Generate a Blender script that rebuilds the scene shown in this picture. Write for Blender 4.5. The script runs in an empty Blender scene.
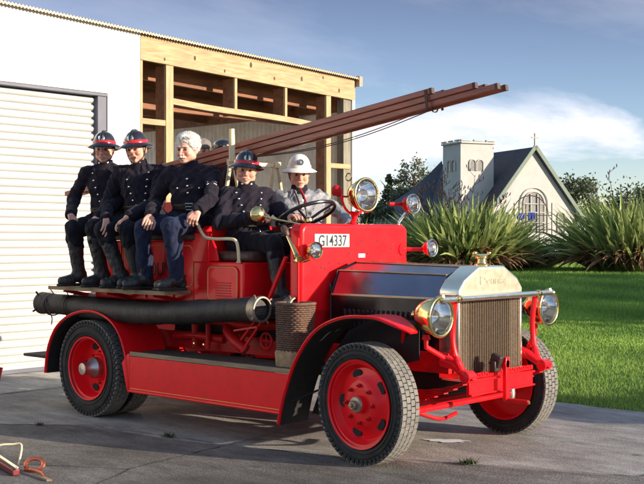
import bpy, math, random
import numpy as np
from mathutils import Vector, Matrix, Euler
random.seed(7); RNG = np.random.default_rng(11)
PI = math.pi; R_ = math.radians
scene = bpy.context.scene
COL = scene.collection

# ------------------------------------------------------------------ camera
F_PX = 1112.97; YAW = 132.2705; PITCH = -0.191
CAMP = Vector((4.7413, -6.5838, 1.5194))
cd = bpy.data.cameras.new('camera'); cam = bpy.data.objects.new('camera', cd); COL.objects.link(cam)
cd.sensor_width = 36; cd.lens = F_PX / 644 * 36; cd.clip_start = .1; cd.clip_end = 2000
cam.location = CAMP; cam.rotation_euler = (R_(90 + PITCH), 0, R_(YAW - 90))
scene.camera = cam
FW = Vector((math.cos(R_(YAW)), math.sin(R_(YAW)), 0)); RT = Vector((FW.y, -FW.x, 0))
def dl(lat, dep, z=0):            # lateral / depth from where the photographer stood -> world
    p = CAMP + FW * dep + RT * lat
    return Vector((p.x, p.y, z))

# ------------------------------------------------------------------ materials
def new_mat(name):
    m = bpy.data.materials.new(name); m.use_nodes = True
    nt = m.node_tree; b = nt.nodes['Principled BSDF']
    return m, nt, b
def mat(name, col, rough=.5, metal=0, var=.12, vscale=6, bump=0, bscale=40, coat=0, spec=.5,
        rvar=.0, dirt=None, dirt_amt=.4, dirt_scale=3, stretch=(1, 1, 1), sheen=0, trans=0, detail=5):
    m, nt, b = new_mat(name)
    N, L = nt.nodes, nt.links
    tc = N.new('ShaderNodeTexCoord'); mp = N.new('ShaderNodeMapping'); mp.inputs['Scale'].default_value = stretch
    L.new(tc.outputs['Object'], mp.inputs['Vector'])
    nz = N.new('ShaderNodeTexNoise'); nz.inputs['Scale'].default_value = vscale; nz.inputs['Detail'].default_value = detail
    nz.inputs['Roughness'].default_value = .6
    L.new(mp.outputs['Vector'], nz.inputs['Vector'])
    cr = N.new('ShaderNodeValToRGB'); cr.color_ramp.elements[0].position = .3; cr.color_ramp.elements[1].position = .7
    c0 = [max(0, c * (1 - var)) for c in col]; c1 = [min(1, c * (1 + var)) for c in col]
    cr.color_ramp.elements[0].color = (*c0, 1); cr.color_ramp.elements[1].color = (*c1, 1)
    L.new(nz.outputs['Fac'], cr.inputs['Fac'])
    out = cr.outputs['Color']
    if dirt:
        n2 = N.new('ShaderNodeTexNoise'); n2.inputs['Scale'].default_value = dirt_scale; n2.inputs['Detail'].default_value = 8
        n2.inputs['Roughness'].default_value = .7
        L.new(mp.outputs['Vector'], n2.inputs['Vector'])
        r2 = N.new('ShaderNodeMapRange'); r2.inputs['From Min'].default_value = .48; r2.inputs['From Max'].default_value = .72
        r2.inputs['To Max'].default_value = dirt_amt
        L.new(n2.outputs['Fac'], r2.inputs['Value'])
        mx = N.new('ShaderNodeMix'); mx.data_type = 'RGBA'; mx.inputs['B'].default_value = (*dirt, 1)
        L.new(r2.outputs['Result'], mx.inputs['Factor']); L.new(out, mx.inputs['A']); out = mx.outputs['Result']
    L.new(out, b.inputs['Base Color'])
    b.inputs['Metallic'].default_value = metal; b.inputs['Specular IOR Level'].default_value = spec
    b.inputs['Coat Weight'].default_value = coat; b.inputs['Coat Roughness'].default_value = .08
    b.inputs['Sheen Weight'].default_value = sheen
    b.inputs['Transmission Weight'].default_value = trans
    if rvar:
        mr = N.new('ShaderNodeMapRange'); mr.inputs['To Min'].default_value = max(0, rough - rvar); mr.inputs['To Max'].default_value = min(1, rough + rvar)
        n3 = N.new('ShaderNodeTexNoise'); n3.inputs['Scale'].default_value = vscale * 2.3; n3.inputs['Detail'].default_value = 6
        L.new(mp.outputs['Vector'], n3.inputs['Vector']); L.new(n3.outputs['Fac'], mr.inputs['Value']); L.new(mr.outputs['Result'], b.inputs['Roughness'])
    else:
        b.inputs['Roughness'].default_value = rough
    if bump:
        n4 = N.new('ShaderNodeTexNoise'); n4.inputs['Scale'].default_value = bscale; n4.inputs['Detail'].default_value = 4
        L.new(mp.outputs['Vector'], n4.inputs['Vector'])
        bp = N.new('ShaderNodeBump'); bp.inputs['Strength'].default_value = min(1, bump); bp.inputs['Distance'].default_value = .01
        L.new(n4.outputs['Fac'], bp.inputs['Height']); L.new(bp.outputs['Normal'], b.inputs['Normal'])
    return m
M = {}
M['red'] = mat('red_paint', (.9, .007, .014), .36, var=.05, vscale=4, bump=.06, bscale=14, coat=.15, spec=.25, rvar=.08, dirt=(.4, .02, .015), dirt_amt=.3, dirt_scale=11)
M['redflat'] = mat('red_chassis_paint', (.55, .006, .010), .5, var=.2, vscale=8, bump=.15, bscale=30, coat=.05, spec=.25, dirt=(.07, .02, .015), dirt_amt=.6, dirt_scale=7)
M['gold'] = mat('gold_pinstripe', (.75, .45, .12), .4, metal=.3, var=.1)
M['brass'] = mat('polished_brass', (.86, .62, .26), .16, metal=1, var=.12, vscale=9, rvar=.07)
M['nickel'] = mat('nickel_plate', (.92, .86, .74), .24, metal=1, var=.06, vscale=9, rvar=.06)
M['nickelwarm'] = mat('warm_nickel_shell', (.98, .89, .70), .36, metal=1, var=.06, vscale=9, rvar=.06)
M['steel'] = mat('dull_steel', (.45, .43, .4), .4, metal=1, var=.2)
M['oldsteel'] = mat('worn_bronze_coupling', (.36, .29, .22), .5, metal=.8, var=.3, vscale=30)
M['rubber'] = mat('tyre_rubber', (.018, .017, .017), .75, var=.3, vscale=12, bump=.3, bscale=60, dirt=(.08, .07, .065), dirt_amt=.35, dirt_scale=6)
M['tread'] = mat('dusty_tread_rubber', (.16, .15, .135), .9, var=.25, vscale=20, bump=.4, bscale=80, dirt=(.3, .28, .25), dirt_amt=.5)
M['hose'] = mat('black_suction_hose', (.026, .02, .019), .55, var=.3, vscale=14, bump=.3, bscale=50, dirt=(.09, .075, .065), dirt_amt=.4, dirt_scale=9)
M['black'] = mat('black_enamel', (.008, .008, .009), .3, var=.3, coat=.3)
M['blackmatt'] = mat('black_matt', (.012, .011, .011), .8, var=.3, bump=.2)
M['bonnet'] = mat('polished_dark_bonnet', (.17, .165, .21), .2, metal=.9, var=.12, vscale=5, rvar=.05, bump=.04, bscale=9)
M['bonnetside'] = mat('dark_bonnet_side', (.035, .033, .035), .2, metal=.8, var=.2, vscale=8)
M['core'] = mat('radiator_core', (.06, .045, .03), .5, metal=.6, var=.5, vscale=60, bump=.6, bscale=140)
M['corefin'] = mat('radiator_fin', (.16, .12, .085), .45, metal=.7, var=.4, vscale=50, stretch=(1, 1, 3))
M['tyredeck'] = mat('running_board_mat', (.05, .042, .038), .85, var=.3, vscale=20, bump=.5, bscale=90, dirt=(.16, .12, .09), dirt_amt=.5)
M['leather'] = mat('brown_leather', (.07, .03, .02), .5, var=.3, vscale=14, bump=.4, bscale=60)
M['board'] = mat('worn_plank', (.28, .2, .12), .75, var=.3, vscale=10, stretch=(.4, 3, 3), bump=.3, bscale=40, dirt=(.1, .06, .04), dirt_amt=.6)
M['wicker'] = mat('wicker', (.13, .07, .045), .7, var=.4, vscale=40, bump=.4, bscale=120)
M['sack'] = mat('canvas_base', (.34, .22, .12), .9, var=.3, vscale=20, bump=.4, bscale=90)
M['ladder'] = mat('varnished_ladder_wood', (.34, .085, .045), .45, var=.3, vscale=7, stretch=(.5, 6, 6), bump=.2, bscale=40, coat=.25, dirt=(.09, .03, .02), dirt_amt=.5)
M['cream'] = mat('cream_paint', (.74, .62, .38), .45, var=.12, vscale=9, dirt=(.4, .28, .13), dirt_amt=.4)
M['plate'] = mat('plate_white', (.75, .76, .72), .35, var=.04)
M['ink'] = mat('plate_black', (.015, .02, .02), .5, var=.1)
M['rivet'] = mat('dull_brass_rivets', (.42, .32, .2), .4, metal=.7, var=.2)
M['glass'] = mat('lamp_glass', (.95, .95, .95), .04, var=.01, trans=1)
M['reflector'] = mat('lamp_reflector', (.9, .9, .88), .12, metal=1, var=.03)
# people
M['wool'] = mat('black_wool_tunic', (.017, .013, .022), .95, var=.35, vscale=22, bump=.35, bscale=240, sheen=.04, spec=.2)
M['navy'] = mat('navy_serge', (.018, .024, .055), .95, var=.3, vscale=22, bump=.35, bscale=240, sheen=.04, spec=.2)
M['blacktr'] = mat('black_trousers', (.013, .012, .017), .95, var=.3, vscale=20, bump=.3, bscale=240, sheen=.04, spec=.2)
M['boot'] = mat('scuffed_boot', (.022, .02, .022), .5, var=.4, vscale=20, bump=.25, bscale=60, dirt=(.1, .085, .07), dirt_amt=.3)
M['silver'] = mat('pale_grey_coat', (.23, .23, .25), .5, var=.15, vscale=14, bump=.3, bscale=60, dirt=(.3, .3, .32), dirt_amt=.3)
M['belt'] = mat('leather_belt', (.03, .018, .014), .45, var=.3, vscale=25, bump=.3)
M['helmet'] = mat('black_helmet', (.014, .011, .012), .22, var=.3, coat=.6)
M['helmetred'] = mat('helmet_red_band', (.5, .012, .02), .3, var=.1, coat=.5)
M['helmetwhite'] = mat('white_helmet', (.8, .77, .7), .45, var=.06, dirt=(.5, .42, .3), dirt_amt=.25)
M['whitehair'] = mat('white_hair', (.78, .75, .7), .85, var=.18, vscale=70, bump=.9, bscale=220, stretch=(1, 1, .4))
M['greyhair'] = mat('grey_hair', (.2, .17, .15), .85, var=.3, vscale=60, bump=.8, bscale=160)
M['teeth'] = mat('teeth', (.7, .64, .52), .3, var=.1)
M['knot'] = mat('wood_knot', (.1, .05, .025), .8, var=.3)
M['eye'] = mat('eye_dark', (.07, .04, .035), .6, var=.1)
# building
M['whitewall'] = mat('white_wall_sheet', (.8, .79, .76), .6, var=.02, vscale=2, bump=.05, dirt=(.68, .66, .6), dirt_amt=.3, dirt_scale=1.5)
M['door'] = mat('roller_door_paint', (.47, .475, .465), .45, var=.05, vscale=3, dirt=(.5, .48, .42), dirt_amt=.35, dirt_scale=2.5)
M['jamb'] = mat('blue_grey_jamb', (.09, .095, .13), .5, var=.15)
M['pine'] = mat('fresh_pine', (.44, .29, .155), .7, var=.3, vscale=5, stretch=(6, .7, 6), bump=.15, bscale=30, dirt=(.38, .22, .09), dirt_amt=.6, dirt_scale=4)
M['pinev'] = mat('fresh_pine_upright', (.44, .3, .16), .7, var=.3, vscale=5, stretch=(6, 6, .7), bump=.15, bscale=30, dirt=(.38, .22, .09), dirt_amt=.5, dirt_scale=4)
M['brownwood'] = mat('stained_rafter_post_shade', (.24, .1, .05), .75, var=.3, vscale=4, stretch=(3, .6, 4), bump=.2, bscale=30, dirt=(.06, .025, .015), dirt_amt=.6, dirt_scale=3)  # rafter brown; also the painted shade on post and stud sides
M['zinc'] = mat('zincalume', (.82, .8, .75), .5, metal=.0, var=.12, vscale=5, dirt=(.3, .28, .25), dirt_amt=.3)
M['roofiron'] = mat('roof_iron', (.32, .27, .2), .5, metal=.3, var=.2)
M['greypost'] = mat('weathered_post', (.22, .2, .15), .8, var=.3, vscale=5, stretch=(4, 4, .6))
M['concreteint'] = mat('garage_slab', (.42, .4, .36), .9, var=.15, bump=.3)
M['plaster'] = mat('church_plaster', (.45, .44, .42), .85, var=.08, vscale=1.2, bump=.2, bscale=8, dirt=(.5, .45, .38), dirt_amt=.35, dirt_scale=.8)
M['slate'] = mat('dark_roof_tiles', (.055, .05, .06), .8, var=.3, vscale=2, bump=.3, bscale=12, stretch=(1, 1, 3))
M['barge'] = mat('green_bargeboard', (.12, .16, .13), .6, var=.15)
M['stone'] = mat('window_stone', (.45, .4, .34), .85, var=.15, bump=.2)
M['dglass'] = mat('leaded_window_glass', (.2, .2, .2), .1, var=.2)
M['bark'] = mat('bark', (.1, .075, .055), .9, var=.35, vscale=10, bump=.7, bscale=25)
M['blue'] = mat('blue_cloth', (.02, .04, .26), .7, var=.3)
M['iron'] = mat('rusty_iron', (.1, .06, .045), .7, metal=.3, var=.3)
M['darkred'] = mat('worn_dark_red', (.18, .02, .025), .4, metal=.3, var=.3, vscale=20, dirt=(.1, .06, .05), dirt_amt=.6)
M['copper'] = mat('coppery_red_metal', (.5, .14, .08), .3, metal=.8, var=.2)
M['whiteblotch'] = mat('white_blotch', (.8, .82, .86), .5, var=.1)
def crease(m, scale=14, dist=.03, strength=.8):      # soft cloth creases over the weave bump
    nt = m.node_tree; N, L = nt.nodes, nt.links; b = N['Principled BSDF']
    tc = N.new('ShaderNodeTexCoord'); mp = N.new('ShaderNodeMapping'); mp.inputs['Scale'].default_value = (1, 1, .55); L.new(tc.outputs['Object'], mp.inputs[0])
    nz = N.new('ShaderNodeTexNoise'); nz.noise_type = 'RIDGED_MULTIFRACTAL'; nz.inputs['Scale'].default_value = scale; nz.inputs['Detail'].default_value = 3; nz.inputs['Distortion'].default_value = .8; nz.normalize = True
    L.new(mp.outputs[0], nz.inputs['Vector'])
    bp = N.new('ShaderNodeBump'); bp.inputs['Strength'].default_value = strength; bp.inputs['Distance'].default_value = dist; L.new(nz.outputs['Fac'], bp.inputs['Height'])
    old = b.inputs['Normal'].links[0].from_node if b.inputs['Normal'].links else None
    if old: L.new(bp.outputs[0], old.inputs['Normal'])
    else: L.new(bp.outputs[0], b.inputs['Normal'])
for k_ in ('wool', 'navy', 'blacktr', 'silver'): crease(M[k_])
crease(M['boot'], 20, .015, .6)
def leafmat(name, c0, c1, scale=.9, rough=.5, trans=.25):
    m, nt, b = new_mat(name); N, L = nt.nodes, nt.links
    at = N.new('ShaderNodeAttribute'); at.attribute_name = 'shade'
    cr = N.new('ShaderNodeMix'); cr.data_type = 'RGBA'; cr.inputs['A'].default_value = (*c0, 1); cr.inputs['B'].default_value = (*c1, 1)
    L.new(at.outputs['Fac'], cr.inputs['Factor']); L.new(cr.outputs['Result'], b.inputs['Base Color'])
    b.inputs['Roughness'].default_value = rough
    tr = N.new('ShaderNodeBsdfTranslucent'); L.new(cr.outputs['Result'], tr.inputs['Color'])
    mx = N.new('ShaderNodeMixShader'); mx.inputs[0].default_value = trans
    L.new(b.outputs[0], mx.inputs[1]); L.new(tr.outputs[0], mx.inputs[2]); L.new(mx.outputs[0], N['Material Output'].inputs['Surface'])
    return m
M['flax'] = leafmat('flax_leaf', (.07, .13, .025), (.55, .6, .22), rough=.36, trans=.35)
M['deadflax'] = leafmat('dead_flax', (.16, .075, .04), (.5, .28, .15), rough=.8)
M['locks'] = leafmat('white_hair_locks', (.5, .47, .43), (.85, .83, .79), rough=.7, trans=.1)
M['seed'] = leafmat('seed_pod', (.05, .025, .02), (.2, .1, .08), rough=.8)
M['grass'] = leafmat('grass_blade', (.07, .17, .02), (.33, .5, .08), rough=.6, trans=.35)
M['treeleaf'] = leafmat('tree_leaf', (.035, .055, .025), (.16, .19, .09), rough=.6)
M['treeleaf2'] = leafmat('pale_tree_leaf', (.07, .085, .045), (.24, .24, .14), rough=.6)

# ------------------------------------------------------------------ mesh helpers
def V(*a): return Vector(a)
def frame(d, up=(0, 0, 1)):
    d = Vector(d).normalized(); up = Vector(up)
    if abs(d.dot(up)) > .98: up = Vector((1, 0, 0)) if abs(d.x) < .9 else Vector((0, 1, 0))
    s = up.cross(d).normalized(); u = d.cross(s).normalized()
    return d, s, u
class MB:
    def __init__(s): s.v = []; s.f = []; s.mi = []; s.cur = 0
    def add(s, vs, fs):
        n = len(s.v); s.v += [tuple(v) for v in vs]; s.f += [tuple(i + n for i in f) for f in fs]; s.mi += [s.cur] * len(fs)
        return s
    def box(s, c, sz, R=None):
        c = Vector(c); h = Vector(sz) / 2
        vs = []
        for x in (-1, 1):
            for y in (-1, 1):
                for z in (-1, 1):
                    p = Vector((x * h.x, y * h.y, z * h.z))
                    if R is not None: p = R @ p
                    vs.append(c + p)
        return s.add(vs, [(0, 1, 3, 2), (4, 6, 7, 5), (0, 4, 5, 1), (2, 3, 7, 6), (0, 2, 6, 4), (1, 5, 7, 3)])
    def bx(s, x0, x1, y0, y1, z0, z1):
        return s.box(((x0 + x1) / 2, (y0 + y1) / 2, (z0 + z1) / 2), (abs(x1 - x0), abs(y1 - y0), abs(z1 - z0)))
    def beam(s, a, b, w, h, up=(0, 0, 1)):
        a = Vector(a); b = Vector(b); d, sd, u = frame(b - a, up)
        vs = [p + sd * (x * w / 2) + u * (y * h / 2) for p in (a, b) for x, y in ((-1, -1), (1, -1), (1, 1), (-1, 1))]
        return s.add(vs, [(3, 2, 1, 0), (4, 5, 6, 7), (0, 1, 5, 4), (1, 2, 6, 5), (2, 3, 7, 6), (3, 0, 4, 7)])
    def tube(s, path, r, seg=10, closed=False, caps=True, up=(0, 0, 1)):
        P = [Vector(p) for p in path]; n = len(P)
        rs = r if isinstance(r, (list, tuple)) else [r] * n
        vs = []; fs = []
        prev = None
        for i, p in enumerate(P):
            if closed: t = P[(i + 1) % n] - P[i - 1]
            else: t = P[min(i + 1, n - 1)] - P[max(i - 1, 0)]
            t.normalize()
            if prev is None: _, a, b = frame(t, up)
            else:
                a = prev - t * prev.dot(t); a.normalize(); b = t.cross(a)
            prev = a
            for k in range(seg):
                an = 2 * PI * k / seg
                vs.append(p + (a * math.cos(an) + b * math.sin(an)) * rs[i])
        m = n if closed else n - 1
        for i in range(m):
            for k in range(seg):
                k2 = (k + 1) % seg; j = (i + 1) % n
                fs.append((i * seg + k, i * seg + k2, j * seg + k2, j * seg + k))
        if caps and not closed:
            fs.append(tuple(reversed(range(seg)))); fs.append(tuple((n - 1) * seg + k for k in range(seg)))
        return s.add(vs, fs)
    def lathe(s, prof, o, axis, seg=32, up=(0, 0, 1), sy=1, sz=1, capa=False, capb=False):
        o = Vector(o); d, a, b = frame(axis, up)
        vs = []; fs = []
        for r, h in prof:
            for k in range(seg):
                an = 2 * PI * k / seg
                vs.append(o + d * h + a * (math.cos(an) * r * sy) + b * (math.sin(an) * r * sz))
        for i in range(len(prof) - 1):
            for k in range(seg):
                k2 = (k + 1) % seg
                fs.append((i * seg + k, i * seg + k2, (i + 1) * seg + k2, (i + 1) * seg + k))
        if capa: fs.append(tuple(reversed(range(seg))))
        if capb: fs.append(tuple((len(prof) - 1) * seg + k for k in range(seg)))
        return s.add(vs, fs)
    def prism(s, poly, o, U, W, D):            # 2-D outline in plane (U,W), thickness vector D
        o = Vector(o); U = Vector(U); W = Vector(W); D = Vector(D); n = len(poly)
        vs = [o + U * a + W * b for a, b in poly] + [o + U * a + W * b + D for a, b in poly]
        fs = [tuple(reversed(range(n))), tuple(range(n, 2 * n))]
        for i in range(n):
            j = (i + 1) % n; fs.append((i, j, n + j, n + i))
        return s.add(vs, fs)
    def strip(s, path, y0, y1, t):             # curved sheet along (x,z) path between y0 and y1, thickness t
        n = len(path); vs = []; fs = []
        nor = []
        for i in range(n):
            a = Vector((path[max(i - 1, 0)][0], path[max(i - 1, 0)][1])); b = Vector((path[min(i + 1, n - 1)][0], path[min(i + 1, n - 1)][1]))
            t_ = (b - a).normalized(); nor.append(Vector((-t_.y, t_.x)))
        for i in range(n):
            x, z = path[i]; nx = nor[i]
            for (yy, o) in ((y0, 0), (y1, 0), (y1, -t), (y0, -t)):
                vs.append((x + nx.x * o, yy, z + nx.y * o))
        for i in range(n - 1):
            for k in range(4):
                k2 = (k + 1) % 4; fs.append((i * 4 + k, i * 4 + k2, (i + 1) * 4 + k2, (i + 1) * 4 + k))
        fs.append((3, 2, 1, 0)); e = (n - 1) * 4; fs.append((e, e + 1, e + 2, e + 3))
        return s.add(vs, fs)
    def build(s, name, mats, parent=None, bevel=0, angle=35, loc=None, rot=None, seg=2, fixn=True):
        me = bpy.data.meshes.new(name)
        off = Vector((0, 0, 0))
        if loc is None and parent is not None: off = wloc(parent)
        me.from_pydata([(v[0] - off.x, v[1] - off.y, v[2] - off.z) for v in s.v], [], s.f)
        if not isinstance(mats, (list, tuple)): mats = [mats]
        for m in mats: me.materials.append(m)
        if len(mats) > 1: me.polygons.foreach_set('material_index', s.mi)
        me.validate(); me.update()
        if fixn:
            import bmesh
            bm = bmesh.new(); bm.from_mesh(me); bmesh.ops.recalc_face_normals(bm, faces=bm.faces); bm.to_mesh(me); bm.free()
        me.shade_smooth(); me.set_sharp_from_angle(angle=R_(angle))
        o = bpy.data.objects.new(name, me); COL.objects.link(o)
        if parent is not None: o.parent = parent
        if loc is not None: o.location = loc
        if rot is not None: o.rotation_euler = rot
        if bevel:
            b = o.modifiers.new('bevel', 'BEVEL'); b.width = bevel; b.segments = seg; b.limit_method = 'ANGLE'; b.angle_limit = R_(40)
        return o
def wloc(o):
    v = Vector(o.location)
    while o.parent is not None: o = o.parent; v = v + Vector(o.location)
    return v
def tag(o, label=None, cat=None, group=None, kind=None):
    if label: o['label'] = label
    if cat: o['category'] = cat
    if group: o['group'] = group
    if kind: o['kind'] = kind
    return o
def thing(name, loc, label, cat, group=None):
    o = bpy.data.objects.new(name, None); COL.objects.link(o); o.location = loc; o.empty_display_size = .2
    return tag(o, label, cat, group)
def copy_tree(o, parent=None, depth=0):
    c = o.copy(); COL.objects.link(c)
    if parent is not None: c.parent = parent
    for ch in [x for x in bpy.data.objects if x.parent == o]: copy_tree(ch, c)
    return c
def smooth_path(pts, n=8, closed=False):       # Catmull-Rom
    P = [Vector(p) for p in pts]; out = []; m = len(P)
    rng = range(m) if closed else range(m - 1)
    for i in rng:
        if closed: p0, p1, p2, p3 = P[i - 1], P[i], P[(i + 1) % m], P[(i + 2) % m]
        else: p0, p1, p2, p3 = P[max(i - 1, 0)], P[i], P[i + 1], P[min(i + 2, m - 1)]
        for k in range(n):
            t = k / n
            out.append(.5 * ((2 * p1) + (p2 - p0) * t + (2 * p0 - 5 * p1 + 4 * p2 - p3) * t * t + (3 * p1 - p0 - 3 * p2 + p3) * t ** 3))
    if not closed: out.append(P[-1])
    return out
def text_obj(txt, size, parent, mt, loc, R, name, extrude=.002, sx=1, bold=0):
    cu = bpy.data.curves.new(name, 'FONT'); cu.body = txt; cu.size = size; cu.extrude = extrude; cu.offset = bold
    cu.align_x = 'CENTER'; cu.align_y = 'CENTER'
    t = bpy.data.objects.new(name + '_src', cu); COL.objects.link(t)
    dg = bpy.context.evaluated_depsgraph_get(); me = bpy.data.meshes.new_from_object(t.evaluated_get(dg))
    bpy.data.objects.remove(t)
    off = wloc(parent)
    for v in me.vertices:
        q = Vector(loc) + R @ Vector((v.co.x * sx, v.co.y, v.co.z)); v.co = q - off
    me.materials.clear(); me.materials.append(mt)
    o = bpy.data.objects.new(name, me); COL.objects.link(o); o.parent = parent
    return o

# ------------------------------------------------------------------ light
SUN_AZ, SUN_EL = 18.0, 13.5
sd = bpy.data.lights.new('sun', 'SUN'); sun = bpy.data.objects.new('sun', sd); COL.objects.link(sun)
sd.energy = 4.8; sd.angle = R_(.5); sd.color = (1, .86, .68)
sdir = Vector((math.cos(R_(SUN_AZ)) * math.cos(R_(SUN_EL)), math.sin(R_(SUN_AZ)) * math.cos(R_(SUN_EL)), math.sin(R_(SUN_EL))))
sun.rotation_euler = (-sdir).to_track_quat('-Z', 'Y').to_euler()
w = bpy.data.worlds.new('World'); scene.world = w; w.use_nodes = True
N, L = w.node_tree.nodes, w.node_tree.links
bg = N['Background']
sky = N.new('ShaderNodeTexSky'); sky.sky_type = 'NISHITA'; sky.sun_disc = False
sky.sun_elevation = R_(SUN_EL); sky.sun_rotation = R_(90 - SUN_AZ); sky.air_density = 1.0; sky.dust_density = .3; sky.ozone_density = 3.0
tc = N.new('ShaderNodeTexCoord')
def wn(t, **k):
    n = N.new(t)
    for a, b in k.items(): setattr(n, a, b)
    return n
sep = wn('ShaderNodeSeparateXYZ'); L.new(tc.outputs['Generated'], sep.inputs[0])
# planar cloud layer coordinates: direction / height, so clouds flatten toward the horizon
add = wn('ShaderNodeMath', operation='ADD'); add.inputs[1].default_value = .10; L.new(sep.outputs['Z'], add.inputs[0])
mxx = wn('ShaderNodeMath', operation='MAXIMUM'); mxx.inputs[1].default_value = .03; L.new(add.outputs[0], mxx.inputs[0])
dx = wn('ShaderNodeMath', operation='DIVIDE'); L.new(sep.outputs['X'], dx.inputs[0]); L.new(mxx.outputs[0], dx.inputs[1])
dy = wn('ShaderNodeMath', operation='DIVIDE'); L.new(sep.outputs['Y'], dy.inputs[0]); L.new(mxx.outputs[0], dy.inputs[1])
cmb = wn('ShaderNodeCombineXYZ'); L.new(dx.outputs[0], cmb.inputs[0]); L.new(dy.outputs[0], cmb.inputs[1])
mp = wn('ShaderNodeMapping'); mp.inputs['Rotation'].default_value = (0, 0, R_(-42)); mp.inputs['Scale'].default_value = (.85, .62, 1); mp.inputs['Location'].default_value = (3.3, 1.2, 0)
L.new(cmb.outputs[0], mp.inputs[0])
nz = wn('ShaderNodeTexNoise'); nz.inputs['Scale'].default_value = .6; nz.inputs['Detail'].default_value = 9; nz.inputs['Roughness'].default_value = .58; nz.inputs['Distortion'].default_value = .4
L.new(mp.outputs[0], nz.inputs['Vector'])
mr = wn('ShaderNodeMapRange'); mr.inputs['From Min'].default_value = .485; mr.inputs['From Max'].default_value = .60; mr.inputs['To Max'].default_value = .85
L.new(nz.outputs['Fac'], mr.inputs['Value'])
# cloud cover thins out overhead
fade = wn('ShaderNodeMapRange'); fade.inputs['From Min'].default_value = .145; fade.inputs['From Max'].default_value = .10; fade.inputs['To Min'].default_value = .14; L.new(sep.outputs['Z'], fade.inputs['Value'])
fm = wn('ShaderNodeMath', operation='MULTIPLY'); L.new(mr.outputs[0], fm.inputs[0]); L.new(fade.outputs[0], fm.inputs[1])
tint = wn('ShaderNodeMix', data_type='RGBA', blend_type='MULTIPLY'); tint.inputs['Factor'].default_value = 1
ramp = wn('ShaderNodeValToRGB'); L.new(sep.outputs['Z'], ramp.inputs[0])
e = ramp.color_ramp.elements; e[0].position = 0; e[0].color = (.92, .90, 1.0, 1); e[1].position = .21; e[1].color = (.56, .43, .47, 1)
e3 = ramp.color_ramp.elements.new(.5); e3.color = (1.75, 1.45, 1.2, 1)
e2 = ramp.color_ramp.elements.new(.1); e2.color = (.72, .66, .74, 1)
L.new(sky.outputs[0], tint.inputs['A']); L.new(ramp.outputs[0], tint.inputs['B'])
cm = wn('ShaderNodeMix', data_type='RGBA'); cm.inputs['B'].default_value = (5.2, 4.95, 5.3, 1)
L.new(fm.outputs[0], cm.inputs['Factor']); L.new(tint.outputs['Result'], cm.inputs['A'])
L.new(cm.outputs['Result'], bg.inputs['Color']); bg.inputs['Strength'].default_value = .15
scene.view_settings.view_transform = 'Standard'; scene.view_settings.look = 'None'
scene.view_settings.exposure = .82; scene.view_settings.gamma = 1

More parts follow.
